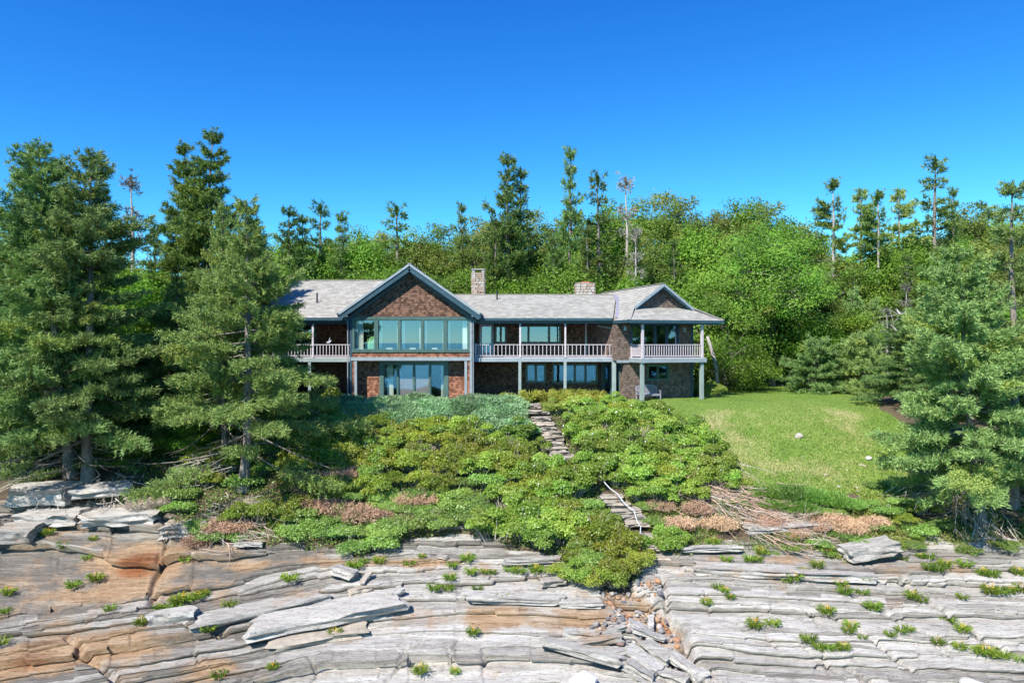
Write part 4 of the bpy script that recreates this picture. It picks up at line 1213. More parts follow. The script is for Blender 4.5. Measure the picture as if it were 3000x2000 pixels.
lantern(frm.p(ml(1210), 1.95, .03), frm.n, 'small white wall lantern beside the ground floor garden door')

# garden bench
bp = pv(-3.5, -.55, .06)
be = empty('garden_bench', bp, PA)
tag(be, 'weathered grey wooden garden bench with arched slatted back on the patio', 'bench')
W = 1.5
def ar(x): return .78 + .22 * math.sqrt(max(0, 1 - (x / (W / 2)) ** 2))
n = 17
for i in range(n):
    x = -W / 2 + .08 + (W - .16) * i / (n - 1); mb = MB(); mb.bar((x, .2, .46), (x, .27, ar(x) - .03), .045, .02, (0, 1, 0)); mb.build('back_slat', M['teak'], be)
mb = MB(); q = [(-W / 2 + W * i / 14, .27, ar(-W / 2 + W * i / 14)) for i in range(15)]
for c0, c1 in zip(q[:-1], q[1:]): mb.bar(c0, c1, .05, .075)
mb.build('top_rail', M['teak'], be)
mb = MB(); mb.bar((-W / 2, .2, .47), (W / 2, .2, .47), .05, .06); mb.build('back_rail', M['teak'], be)
for j in range(6): mb = MB(); y = -.28 + j * .085; mb.box(-W / 2, W / 2, y, y + .07, .42, .445); mb.build('seat_slat', M['teak'], be)
mb = MB(); mb.box(-W / 2, W / 2, -.27, -.24, .34, .415); mb.build('apron', M['teak'], be)
for s in (-1, 1):
    x = s * (W / 2 - .03)
    mb = MB(); mb.bar((x, -.25, 0), (x, -.25, .64), .06, .06); mb.build('leg', M['teak'], be)
    mb = MB(); mb.bar((x, .2, 0), (x, .27, .82), .06, .06); mb.build('leg', M['teak'], be)
    mb = MB(); mb.box(x - .04, x + .04, -.3, .24, .64, .67); mb.build('armrest', M['teak'], be)
# gull ornament on the left deck rail
mb = MB(); g0 = (0, 0, 0)
prof = [(-.16, .0), (-.06, -.03), (.06, -.02), (.12, .03), (.15, .10), (.2, .12), (.15, .155), (.1, .13), (.05, .08), (-.03, .07)]
mb.prism([(p[0], -.05, p[1] + .1) for p in prof], None, (0, .1, 0)); gb = bevelled(mb, 'body', M['white'], None, .02)
gu = empty('gull_ornament', (gw_(515), 45.7, 3.625), .3); gb.parent = gu
mb = MB(); mb.prism([(-.02, -.05, .16), (.05, -.05, .17), (.09, -.1, .42), (.06, -.1, .42)], None, (0, .03, 0)); mb.build('wing', M['white'], gu)
mb = MB(); mb.tube([(0, 0, .09), (0, 0, 0)], [.012, .02], 6); mb.build('stand', M['black'], gu)
tag(gu, 'small white bird ornament perched on the deck railing beside the spruce', 'ornament')
# floodlight at the pavilion eave
fl_ = empty('floodlight', pv(.2, -.9, 4.98)); tag(fl_, 'small white floodlight under the pavilion eave', 'floodlight')
mb = MB(); mb.tube([(0, 0, 0.03), (0, 0, -.12)], [.03, .03], 8); mb.build('mount', M['white'], fl_)
mb = MB(); mb.tube([(0, .05, -.12), (0, -.03, -.16), (0, -.16, -.2)], [.05, .06, .085], 10); mb.build('lamp_head', M['white'], fl_)

# ================================================================ foliage
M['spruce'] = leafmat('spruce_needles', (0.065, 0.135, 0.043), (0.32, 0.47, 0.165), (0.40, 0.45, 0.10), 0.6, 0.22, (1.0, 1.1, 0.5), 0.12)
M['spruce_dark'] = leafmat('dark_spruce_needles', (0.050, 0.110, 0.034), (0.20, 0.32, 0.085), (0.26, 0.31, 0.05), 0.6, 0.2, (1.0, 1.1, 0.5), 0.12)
M['maple'] = leafmat('broad_leaves', (0.055, 0.145, 0.016), (0.235, 0.41, 0.055), (0.34, 0.40, 0.08), 0.5, 0.4, (1.1, 1.25, 0.4), 0.2)
M['oak'] = leafmat('olive_leaves', (0.045, 0.11, 0.018), (0.215, 0.315, 0.060), (0.30, 0.28, 0.07), 0.5, 0.38, (1.1, 1.2, 0.45), 0.2)
M['rose'] = leafmat('rose_leaves', (0.11, 0.22, 0.025), (0.36, 0.52, 0.085), (0.46, 0.46, 0.11), 0.4, 0.35, (1.15, 1.25, 0.4), 0.5)
M['bayberry'] = leafmat('bayberry_leaves', (0.11, 0.195, 0.018), (0.33, 0.43, 0.055), (0.42, 0.34, 0.07), 0.4, 0.35, (1.2, 1.15, 0.35), 0.5)
M['vine'] = leafmat('vine_leaves', (0.09, 0.19, 0.03), (0.32, 0.48, 0.12), (0.42, 0.46, 0.10), 0.4, 0.35, (1.1, 1.25, 0.4), 0.5)
M['juniper'] = leafmat('juniper_needles', (0.12, 0.23, 0.11), (0.46, 0.66, 0.36), (0.36, 0.46, 0.12), 0.6, 0.15, (1, 1.1, 0.8), 0.3)
M['fern'] = leafmat('yellow_green_leaves', (0.20, 0.25, 0.03), (0.55, 0.53, 0.12), (0.55, 0.40, 0.12), 0.5, 0.4, (1.1, 1.1, 0.4), 0.3)
M['goldenrod'] = leafmat('goldenrod_leaves', (0.08, 0.16, 0.018), (0.30, 0.40, 0.055), (0.78, 0.52, 0.03), 0.5, 0.3, (1.1, 1.15, 0.4), 0.3)
M['deadneedle'] = leafmat('dead_needles', (0.40, 0.235, 0.14), (0.78, 0.54, 0.36), (0.55, 0.42, 0.33), 0.9, 0.1, (1, 1, 1), 0.1)
M['grassblade'] = leafmat('grass_blades', (0.12, 0.22, 0.03), (0.32, 0.45, 0.08), (0.62, 0.52, 0.27), 0.6, 0.3, (1.1, 1.2, 0.4), 0.25)
M['greyneedle'] = leafmat('grey_dying_needles', (0.16, 0.15, 0.12), (0.36, 0.34, 0.29), (0.28, 0.30, 0.18), 0.9, 0.1, (1, 1, 1), 0.1)
M['petal'] = paint('white_petals', (0.80, 0.78, 0.78), 0.7, 0.05)
M['bark'] = paint('grey_spruce_bark', (0.21, 0.18, 0.155), 0.95, 0.4, 9, (1, 1, .35), 0.6)
M['deadwood'] = paint('bleached_dead_wood', (0.52, 0.46, 0.39), 0.9, 0.3, 12, (1, 1, 1), 0.3)
M['deadwood_red'] = paint('reddish_dead_brush', (0.52, 0.36, 0.27), 0.9, 0.3, 12)
M['paletrunk'] = paint('pale_snag_wood', (0.40, 0.36, 0.33), 0.9, 0.25, 6, (1, 1, .3), 0.4)

def norm(a): return a / np.maximum(np.linalg.norm(a, axis=-1, keepdims=True), 1e-9)

class Leaves:
    """collects rhombic leaves"""
    def __init__(self): self.p = []; self.d = []; self.l = []; self.w = []; self.n = []; self.t = []
    def add(self, p, d, l, w, n=None, tone=None, hue=None, rg=RNG):
        k = len(p)
        self.p.append(p); self.d.append(norm(d))
        self.l.append(np.broadcast_to(l, k).astype(float)); self.w.append(np.broadcast_to(w, k).astype(float))
        self.n.append(norm(rg.normal(size=(k, 3))) if n is None else n)
        tt = np.ones((k, 4)); tt[:, 0] = rg.random(k) if tone is None else tone; tt[:, 1] = 0 if hue is None else hue
        self.t.append(tt)
    def spikes(self, name, mat):
        # needle shoots: one slim triangle each
        p = np.concatenate(self.p); d = np.concatenate(self.d); l = np.concatenate(self.l)[:, None]; w = np.concatenate(self.w)[:, None]
        s = norm(np.cross(d, np.concatenate(self.n))); t = np.concatenate(self.t); k = len(p)
        V = np.stack([p - s * w * .5, p + s * w * .5, p + d * l], 1).reshape(-1, 3)
        return mesh_np(name, V, np.arange(3 * k).reshape(-1, 3), mat, np.repeat(np.clip(t, 0, 1), 3, 0))
    def mesh(self, name, mat):
        p = np.concatenate(self.p); d = np.concatenate(self.d); l = np.concatenate(self.l)[:, None]; w = np.concatenate(self.w)[:, None]
        s = norm(np.cross(d, np.concatenate(self.n))); t = np.concatenate(self.t)
        k = len(p)
        V = np.stack([p, p + d * l * .45 + s * w * .5, p + d * l, p + d * l * .45 - s * w * .5], 1).reshape(-1, 3)
        F = np.arange(4 * k).reshape(-1, 4)
        return mesh_np(name, V, F, mat, np.repeat(np.clip(t, 0, 1), 4, 0))

class Wood:
    """collects thin limbs as 4 or 5 sided tapered tubes (numpy)"""
    def __init__(self): self.V = []; self.F = []; self.c = 0
    def limb(self, pts, rad, n=4):
        pts = np.asarray(pts, float); m = len(pts)
        d = np.gradient(pts, axis=0); d = norm(d)
        ref = np.array([.31, .17, .93]); alt = np.array([1., .1, 0])
        r = np.where(np.abs(d @ ref)[:, None] > .92, alt, ref)
        s = norm(np.cross(d, r)); t = np.cross(s, d)
        an = np.arange(n) * 2 * np.pi / n
        ring = pts[:, None, :] + (s[:, None, :] * np.cos(an)[None, :, None] + t[:, None, :] * np.sin(an)[None, :, None]) * np.asarray(rad)[:, None, None]
        self.V.append(ring.reshape(-1, 3))
        i = np.arange(m - 1)[:, None] * n; k = np.arange(n)[None, :]
        a = i + k; b = i + (k + 1) % n
        self.F.append(np.stack([a, a + n, b + n, b], -1).reshape(-1, 4) + self.c)
        self.c += m * n
    def mesh(self, name, mat): return mesh_np(name, np.concatenate(self.V), np.concatenate(self.F), mat, None, True)

def spruce(H, R, seed, base=.12, nbr=110, sprig=.16, dens=1.0, lean=(0, 0), prof=None, flag=(0, 0), inner=.28, mat='spruce', dead_low=.1, bark='bark', gap=.095, wide=.40, yellow=.12, thin_top=1.0, mult=2.2):
    """a spruce: trunk with whorled drooping limbs; needle sprigs on the twigs of the outer limbs"""
    rg = np.random.default_rng(seed)
    L = Leaves(); W = Wood()
    zt = np.linspace(0, H, 12)
    cx = lean[0] * (zt / H) + .12 * vnoise1(zt * .35, seed) * min(1, H / 12); cy = lean[1] * (zt / H) + .12 * vnoise1(zt * .35, seed + 9) * min(1, H / 12)
    r0 = H * .0165
    W.limb(np.stack([cx, cy, zt], 1), np.concatenate([[r0 * 1.5], r0 * (1 - zt[1:] / H) ** .8 + .012]), 7)
    if prof is None: prof = lambda t: (1 - t) ** .8 * (.72 + .28 * smooth(0, .15, t)) + .03
    for i in range(nbr):
        t = (i + rg.random() * .8) / nbr
        t = t ** .85
        tn = max(6, nbr // 8); t = (np.floor(t * tn) + .5 + .2 * rg.normal()) / tn; t = float(np.clip(t, 0, .995))
        z = H * (base + (1 - base) * t) - .02
        az = i * 2.39996 + rg.normal() * .35
        rad = R * float(prof(t)) * (.48 + .66 * rg.random()) * (1 + .18 * float(vnoise1(t * 7 + az, seed + 4)))
        fx = math.cos(az) * flag[0] + math.sin(az) * flag[1]
        rad *= max(.25, 1 + fx)
        rad = max(rad, .22 + .02 * H)
        dirh = np.array([math.cos(az), math.sin(az), 0])
        e0 = -.18 + .75 * t ** 1.3 + .12 * rg.normal()
        m = 6; q = np.linspace(0, 1, m)
        drop = (.20 * (1 - t) + .03) * rad
        zz = rad * q * math.tan(np.clip(e0, -.6, .9)) - drop * q ** 1.3 + .17 * rad * q ** 3
        o = np.array([np.interp(z, zt, cx), np.interp(z, zt, cy), z])
        side = np.array([-dirh[1], dirh[0], 0]); bend = rg.normal() * .12 * rad
        pts = o + dirh * (rad * q)[:, None] + side * (bend * q ** 2)[:, None] + np.array([0, 0, 1]) * zz[:, None]
        W.limb(pts, np.linspace(.010 + .011 * rad, .006, m), 3)
        if t < dead_low and rg.random() < .75:
            for _ in range(5):
                a = rg.random() * .8; pp = np.array([np.interp(a, q, pts[:, k]) for k in range(3)])
                dd = norm((dirh + side * rg.normal() + np.array([0, 0, -.3 * rg.random()]))[None])[0] * rad * .35
                W.limb(np.stack([pp, pp + dd * .5 + rg.normal(size=3) * .04, pp + dd]), [.010, .007, .004], 3)
            continue
        st = max(.05, inner * (1 - t * .9))
        nt_ = max(3, int(rad * (1 - st) / gap * dens * 2))
        tj = st + (1 - st) * rg.random(nt_) ** .9
        sgn = np.where(rg.random(nt_) < .5, -1, 1)
        base_p = np.stack([np.interp(tj, q, pts[:, k]) for k in range(3)], 1)
        tl = (wide * rad * (1.05 - tj) + .16 + .05 * rad) * (.6 + .6 * rg.random(nt_))
        tl = np.minimum(tl, 1.1)
        td = norm(dirh * .75 + side * (sgn * (.5 + .5 * rg.random(nt_)))[:, None] + rg.normal(size=(nt_, 3)) * .16 + np.array([0, 0, .02]))
        per = np.maximum(6, (tl / (sprig * .30) * thin_top * mult).astype(int))
        idx = np.repeat(np.arange(nt_), per)
        f = rg.random(len(idx))
        pos = base_p[idx] + td[idx] * (tl[idx] * f)[:, None]
        pos[:, 2] += -.10 * tl[idx] * f ** 2 + rg.normal(size=len(idx)) * .045 * (1 + rad * .2)
        sd = norm(td[idx] * .85 + rg.normal(size=(len(idx), 3)) * .6 + np.array([0, 0, .35]))
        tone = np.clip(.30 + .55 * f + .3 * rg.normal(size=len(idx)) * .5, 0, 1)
        hue = np.clip(rg.normal(size=len(idx)) * .15 + yellow + (.5 if rg.random() < .07 else 0), 0, .8)
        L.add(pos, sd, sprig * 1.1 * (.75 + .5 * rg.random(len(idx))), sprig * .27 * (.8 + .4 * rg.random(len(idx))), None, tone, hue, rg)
    # leader
    k = 150; f = rg.random(k)
    L.add(np.stack([cx[-1] + rg.normal(size=k) * .03, cy[-1] + rg.normal(size=k) * .03, H - .6 * f * min(1, H / 8)], 1), norm(rg.normal(size=(k, 3)) * .7 + [0, 0, .9]), sprig, sprig * .25, None, None, None, rg)
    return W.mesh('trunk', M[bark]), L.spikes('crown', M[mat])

def broadleaf(H, R, seed, crown_lo=.25, nend=75, per=120, leaf=.20, mat='maple', spread=.62, trunk_r=None, yellow=.1, flat=.55, nlimb=6, bare=0):
    """a broadleaved tree: forked trunk, limbs out to leaf clumps of different size"""
    rg = np.random.default_rng(seed)
    L = Leaves(); W = Wood()
    tr = trunk_r or H * .014
    fork = H * (crown_lo + .08)
    zt = np.linspace(0, fork, 6)
    tx = .12 * vnoise1(zt * .8, seed); ty = .12 * vnoise1(zt * .8, seed + 3)
    W.limb(np.stack([tx, ty, zt], 1), tr * np.array([1.7, 1.15, 1, .95, .9, .85]), 8)
    top = np.array([tx[-1], ty[-1], fork])
    cz = H * (crown_lo + 1) / 2; hz = H * (1 - crown_lo) / 2
    limbs = []
    for i in range(nlimb):
        az = i * 2.4 + rg.normal() * .3; el = .5 + .9 * rg.random()
        end = np.array([math.cos(az) * R * .5 * math.cos(el) * 1.4, math.sin(az) * R * .5 * math.cos(el) * 1.4, fork + (H - fork) * (.35 + .4 * math.sin(el) * rg.random())])
        mid = top + (end - top) * .5 + rg.normal(size=3) * .25
        W.limb(np.stack([top - [0, 0, .2], (top + mid) / 2 + rg.normal(size=3) * .08, mid, end]), tr * np.array([.6, .5, .4, .22]), 5)
        limbs.append(np.stack([mid, end]))
    limbs = np.concatenate(limbs)
    v = norm(rg.normal(size=(nend, 3))); rr = (.35 + .65 * rg.random(nend) ** .45)
    lobes = 1 + .28 * np.sin(v[:, 0] * 4 + seed) * np.cos(v[:, 1] * 5 + seed * 2) + .12 * rg.normal(size=nend)
    ends = np.stack([v[:, 0] * R * rr * lobes, v[:, 1] * R * rr * lobes, cz + v[:, 2] * hz * rr * np.clip(lobes, .7, 1.05)], 1)
    ends[:, :2] *= (1 - .35 * smooth(.5, 1, (ends[:, 2] - H * crown_lo) / (H * (1 - crown_lo))))[:, None]
    for e in ends:
        b = limbs[np.argmin(np.linalg.norm(limbs - e, axis=1) + (limbs[:, 2] > e[2]) * 2)]
        mid = (b + e) / 2 + rg.normal(size=3) * .15 - [0, 0, .1]
        W.limb(np.stack([b, mid, e]), [tr * .2 + .008, tr * .12 + .006, .006], 3)
        for _ in range(2):
            d = rg.normal(size=3) * .5; W.limb(np.stack([mid, mid + d * .5, mid + d]), [.012, .009, .004], 3)
    cs = (.5 + .9 * rg.random(nend)) * spread * R / 3.0
    cnt = np.maximum(12, (per * (cs / cs.mean()) ** 1.6).astype(int)); cnt = np.minimum(cnt, per * 3)
    if bare: cnt[rg.random(nend) < bare] = 6
    idx = np.repeat(np.arange(nend), cnt); n = len(idx)
    off = np.clip(rg.normal(size=(n, 3)), -1.7, 1.7) * cs[idx][:, None] * np.array([1, 1, flat]) * .75
    pos = ends[idx] + off
    nor = norm(off / np.maximum(cs[idx][:, None], .05) * .6 + rg.normal(size=(n, 3)) * .38 + np.array([-.1, -.2, .6]))
    d = norm(np.cross(nor, rg.normal(size=(n, 3))))
    ctone = rg.random(nend)
    tone = np.clip(.1 + .6 * ctone[idx] + .3 * rg.random(n), 0, 1)
    chue = np.clip(rg.normal(size=nend) * .2 + yellow, 0, .8)
    L.add(pos, d, leaf * (.65 + .7 * rg.random(n)), leaf * .62 * (.7 + .6 * rg.random(n)), nor * 1.0, tone, np.clip(chue[idx] + .08 * rg.normal(size=n), 0, 1), rg)
    return W.mesh('trunk', M['bark']), L.mesh('crown', M[mat])

def tree_thing(name, meshes, loc, scale=(1, 1, 1), rz=0.0, label=None, cat='tree', group=None):
    e = empty(name, loc, rz); e.scale = scale
    link('trunk', meshes[0], e)
    if meshes[1] is not None: link('crown', meshes[1], e)
    return tag(e, label, cat, group)

def gz(x, y): return float(soil_z(x, y))

# ---- the big shore spruces, each grown on its own
NEAR = {}
def near_spruce(pxb, Yb, pxt, pyt, R, seed, label, like=None, turn=0.0, **kw):
    x = (pxb - 1500) / FPX * Yb; z = gz(x, Yb)
    tp = at(pxt, pyt, Yb)
    H = tp.z - z
    if like is not None:
        ms, H0, R0 = NEAR[like]; k = R / R0
        return tree_thing('spruce_tree', ms, (x, Yb, z - .1), (k, k, H / H0), turn, label, 'spruce', 'spruces standing along the shore')
    ms = spruce(H, R, seed, lean=(tp.x - x, 0), **kw); NEAR[seed] = (ms, H, R)
    return tree_thing('spruce_tree', ms, (x, Yb, z - .1), label=label, cat='spruce', group='spruces standing along the shore')
lowwide = lambda t: (1 - t) ** .62 * (.80 + .20 * smooth(0, .12, t)) * (1 - .25 * np.exp(-((t - .45) / .1) ** 2)) + .03
near_spruce(207, 36.6, 112, 425, 5.2, 11, 'tall dense spruce with a leaning forked top at the edge of the rocks', nbr=180, base=.08, prof=lowwide, sprig=.18, inner=.25)
near_spruce(257, 35.8, 268, 452, 5.0, 12, 'blue green spruce with open upper tiers and bare roots above the overhanging slab', nbr=150, base=.06, prof=lowwide, sprig=.185, inner=.35, dens=1.0, yellow=.03)
near_spruce(718, 35.6, 727, 585, 5.6, 14, 'broad spruce with visible grey trunk and upturned limbs before the west deck', nbr=140, base=.13, prof=lambda t: (1 - t) ** .95 * (.85 + .15 * smooth(0, .12, t)) + .03, sprig=.175, inner=.42, dens=.9, yellow=.32)
near_spruce(600, 46.5, 621, 392, 4.6, 17, 'tallest dark spruce, a clean pointed cone above the others', nbr=150, base=.1, sprig=.2, mat='spruce_dark', dens=1.0)
near_spruce(2868, 33.4, 2800, 735, 4.7, 21, 'dense blue green spruce with tangled bare lower limbs at the lawn edge', nbr=160, base=.10, prof=lowwide, sprig=.18, inner=.3, dens=.95, dead_low=.1, yellow=.04)
near_spruce(2962, 34.5, 2972, 530, 3.2, 22, 'tall spruce with long bare trunk and a tufted top beside the lawn', nbr=110, base=.12, sprig=.17, inner=.4, dens=.8, prof=lambda t: .85 * (1 - t) ** .5 * (1 - .72 * np.exp(-((t - .62) / .14) ** 2)) + .05)
near_spruce(-130, 37.5, -170, 480, 4.2, 13, 'spruce cut by the picture edge, its limbs reaching in beside the tall pair', like=11, turn=2.0)
near_spruce(655, 37.6, 646, 600, 3.6, 15, 'thin spruce close behind the broad one before the west deck', like=14, turn=2.2)
near_spruce(520, 40.5, 560, 800, 3.6, 16, 'short bushy spruce filling the gap between the shore pairs', like=14, turn=4.0)
near_spruce(552, 47.5, 547, 425, 4.1, 18, 'dark slender spruce crowding the tallest one', like=17, turn=2.6)
near_spruce(745, 46.5, 752, 610, 3.2, 19, 'dark spruce half hidden at the shoulder of the tallest one', like=17, turn=4.4)
near_spruce(3120, 35.5, 3110, 760, 4.0, 23, 'spruce cut by the picture edge behind the tangled one', like=21, turn=3.0)
near_spruce(2660, 43.5, 2665, 905, 3.1, 24, 'middling spruce between the lawn and the tangled one', like=21, turn=1.5)

# ---- background kinds, one mesh each, then copied
SP = {
    'cone': spruce(12, 3.1, 31, base=.05, nbr=125, sprig=.22, gap=.14, mat='spruce_dark', dens=.9),
    'cone2': spruce(12, 2.6, 32, base=.06, nbr=115, sprig=.22, gap=.14, mat='spruce_dark', dens=.85),
    'sparse': spruce(12, 2.1, 33, base=.25, nbr=66, sprig=.24, gap=.17, mat='spruce_dark', dens=.8, bark='bark'),
    'flag': spruce(14, 2.4, 34, base=.42, nbr=54, sprig=.24, gap=.14, mat='spruce_dark', dens=1.0, bark='paletrunk', flag=(-.35, 0), yellow=.3, prof=lambda t: .85 * (1 - t) ** .55 + .05),
    'flag2': spruce(14, 2.6, 35, base=.38, nbr=58, sprig=.24, gap=.14, mat='spruce', dens=1.0, bark='paletrunk', flag=(.3, 0), yellow=.4, prof=lambda t: .95 * (1 - t) ** .5 + .05),
    'dead': spruce(12, 1.7, 36, base=.3, nbr=55, sprig=.22, gap=.5, mat='greyneedle', dens=.3, bark='paletrunk', dead_low=.5),
    'young': spruce(5, 2.1, 37, base=.03, nbr=75, sprig=.19, gap=.13, mat='spruce', dens=1.0),
    'low': spruce(4.6, 3.3, 38, base=.03, nbr=85, sprig=.19, gap=.12, mat='spruce', dens=1.0, prof=lambda t: (1 - t) ** .5 * .98 + .03),
}
SPH = {'cone': 12, 'cone2': 12, 'sparse': 12, 'flag': 14, 'flag2': 14, 'dead': 12, 'young': 5, 'low': 4.6}
BL = {
    'round': (broadleaf(9, 3.6, 51, nend=85, per=210, leaf=.17), 9), 'tall': (broadleaf(11, 3.2, 52, nend=90, per=200, leaf=.17, mat='oak'), 11),
    'wide': (broadleaf(8, 4.2, 53, nend=95, per=210, leaf=.17, yellow=.2), 8), 'open': (broadleaf(10, 3.4, 54, nend=60, per=170, leaf=.16, mat='oak', yellow=.25, spread=.5), 10),
    'bush': (broadleaf(4.5, 2.6, 55, crown_lo=.08, nend=65, per=150, leaf=.14, yellow=.1), 4.5),
}
rgT = np.random.default_rng(99)
def zone(px):
    for lim, s in ((150, 'behind the leaning forked spruce'), (330, 'behind the open blue green spruce'), (480, 'between the shore pairs'), (640, 'behind the tallest dark spruce'), (790, 'behind the broad shore spruce'), (900, 'above the end of the west wing'), (1010, 'above the west wing roof'), (1120, 'above the first vent pipe'), (1230, 'above the gable peak'), (1330, 'beside the slender chimney, gable side'), (1440, 'behind the slender chimney'), (1560, 'above the second vent pipe'), (1680, 'between the two chimneys'), (1760, 'behind the squat chimney'), (1880, 'beside the pavilion ridge'), (1980, 'above the pavilion gable'), (2080, 'above the pavilion eave'), (2190, 'beside the pavilion'), (2310, 'around the lawn maple'), (2420, 'just past the lawn maple'), (2530, 'beyond the far lawn edge'), (2620, 'beyond the lone lawn stone'), (2760, 'behind the bleached snags'), (2880, 'behind the tangled lawn spruce')):
        if px < lim: return s
    return 'behind the tufted lawn spruce'
def rowof(Y): return ' on the skyline ' if Y > 69 else ' in the second row ' if Y > 62 else ' standing close ' if Y > 50 else ' low down '
def put_spruce(kind, px, py, Y, wid=1.0, label=None, cat='spruce'):
    x = (px - 1500) / FPX * Y; z = gz(x, Y); H = at(px, py, Y).z - z
    s = H / SPH[kind]
    nm = {'dead': 'dead_spruce'}.get(kind, 'spruce_tree')
    desc = {'cone': 'dark pointed spruce', 'cone2': 'dark narrow spruce', 'sparse': 'thin tiered spruce', 'flag': 'wind swept bare trunked spruce', 'flag2': 'yellow green wind swept spruce', 'dead': 'dying bare limbed spruce', 'young': 'young blue green spruce', 'low': 'low spreading blue green spruce'}[kind]
    lb = label or (desc + rowof(Y) + zone(px))
    return tree_thing(nm, SP[kind], (x, Y, z - .1), (wid * math.sqrt(s), wid * math.sqrt(s), s), rgT.random() * 6.28 if 'flag' not in kind else 0, lb, cat, desc + 's of the wood')
def put_leafy(kind, px, py, Y, wid=1.0, label=None):
    ms, h = BL[kind]
    x = (px - 1500) / FPX * Y; z = gz(x, Y); H = at(px, py, Y).z - z
    s = max(.35, H / h)
    desc = {'round': 'rounded bright green broadleaf tree', 'tall': 'tall olive green broadleaf tree', 'wide': 'spreading light green broadleaf tree', 'open': 'open crowned broadleaf tree', 'bush': 'leafy green thicket bush'}[kind]
    nm = 'leafy_bush' if kind == 'bush' else 'broadleaf_tree'
    lb = label or (desc + rowof(Y) + zone(px))
    k = wid * (.5 + .5 * s)
    return tree_thing(nm, ms, (x, Y, z - .1), (k, k, s), rgT.random() * 6.28, lb, 'bush' if kind == 'bush' else 'tree', 'bushes of the wood' if kind == 'bush' else desc + 's of the wood')

# skyline spruces
for kind, px, py, Y, w in (('cone', 850, 607, 60, .95), ('cone2', 884, 628, 61, .9), ('sparse', 938, 595, 64, 1.25), ('cone2', 1003, 622, 62, .9), ('sparse', 1163, 601, 64, 1.5), ('cone2', 1350, 594, 66, .7),
                           ('cone', 1487, 452, 61, 1.0), ('cone2', 1522, 490, 62, .9), ('cone2', 1668, 431, 60, .75), ('sparse', 1752, 511, 63, 1.2), ('dead', 1836, 519, 65, 1.1), ('dead', 389, 517, 54, 1.1),
                           ('flag', 2440, 522, 66, 1.0), ('flag2', 2520, 552, 67, 1.0), ('flag', 2572, 556, 65, .95), ('flag2', 2632, 552, 68, 1.0), ('sparse', 2738, 462, 68, 1.4), ('cone2', 2790, 549, 70, .7), ('cone', 2877, 590, 78, .8),
                           ('cone2', 1720, 660, 58.5, .8), ('cone', 1620, 690, 59, .8), ('cone2', 1860, 655, 59, .8), ('dead', 1862, 668, 57.8, .9), ('cone', 2150, 690, 62, .9), ('cone2', 1975, 700, 60, .8), ('cone2', 1450, 640, 60, .8),
                           ('cone', 2660, 745, 60, .9), ('young', 2330, 830, 62, .9), ('young', 2420, 800, 63, .9), ('young', 2500, 850, 60, .9), ('young', 2560, 880, 57, .9), ('cone2', 2760, 800, 56, 1.0), ('cone', 2900, 830, 50, .9),
                           ('low', 2390, 995, 50.5, .95), ('low', 2530, 975, 50, .9), ('young', 2650, 1010, 48.5, .9), ('dead', 2655, 830, 55, .9), ('dead', 2600, 900, 54, .9),
                           ('cone2', 330, 640, 50, 1.0), ('cone', 60, 560, 52, 1.1), ('cone2', 450, 660, 52, .9), ('young', 420, 900, 44, 1.0), ('young', 560, 1010, 42.5, .9), ('young', 70, 950, 42, 1.1)):
    put_spruce(kind, px, py, Y, w)
# canopy of broadleaved trees, back to front
for px, py in ((790, 690), (870, 672), (960, 668), (1060, 650), (1120, 655), (1240, 650), (1320, 640), (1395, 612), (1440, 620), (1580, 600), (1690, 585), (1790, 585), (1880, 570), (1950, 553), (2010, 555), (2080, 575), (2150, 592), (2215, 585), (2275, 572), (2340, 640), (2420, 680), (2700, 640), (2780, 610), (2860, 612), (2940, 600), (3030, 590), (700, 700), (330, 720), (180, 700), (40, 690)):
    put_leafy(('open', 'tall', 'round')[int(rgT.integers(3))], px + rgT.normal() * 12, py + 8 + rgT.normal() * 8, 71 + 4 * rgT.random(), 1.0)
for px in np.arange(760, 2300, 92):
    put_leafy(('round', 'tall', 'wide')[int(rgT.integers(3))], px + rgT.normal() * 20, 705 + rgT.normal() * 22 - (40 if px > 1850 else 0), 63.5 + 3 * rgT.random(), 1.0)
for px in np.arange(740, 2240, 100):
    put_leafy(('round', 'wide', 'bush', 'wide')[int(rgT.integers(4))], px + rgT.normal() * 25, 790 + rgT.normal() * 22, 58.5 + 2 * rgT.random(), 1.05)
for px, py, Y in ((2170, 800, 57), (2100, 850, 54.5), (2130, 960, 51.5), (2180, 1010, 53), (2330, 780, 61), (2400, 860, 60), (2480, 760, 64), (2560, 720, 66), (2640, 700, 68), (2720, 720, 64), (2820, 700, 66), (2900, 690, 62), (2980, 700, 58), (2960, 860, 48), (2800, 900, 52), (2380, 930, 57.5), (2300, 900, 61), (2480, 900, 58)):
    put_leafy(('round', 'wide', 'tall')[int(rgT.integers(3))] if Y > 56 else 'bush', px, py, Y)
for px, py, Y in ((330, 760, 47), (470, 800, 46), (410, 870, 45), (240, 860, 44), (120, 830, 45), (560, 900, 44.5), (640, 960, 44), (40, 1000, 42), (300, 1050, 41), (400, 1080, 40.5), (500, 1120, 40), (560, 1220, 38.5), (420, 1250, 38), (330, 1320, 37), (60, 1290, 37.5), (130, 1180, 39.5), (690, 1150, 41)):
    put_leafy('bush' if py > 900 else 'wide', px, py, Y, .95)
# the maple at the lawn corner, its trunk in view
mx = at(2262, 1130, 58); ms = broadleaf(13.5, 5.2, 61, crown_lo=.24, nend=130, per=220, leaf=.17, trunk_r=.24, spread=.5, nlimb=8)
tree_thing('maple_tree', ms, (mx.x, 58, gz(mx.x, 58) - .05), label='big maple with clear grey trunk at the far corner of the lawn', cat='maple')
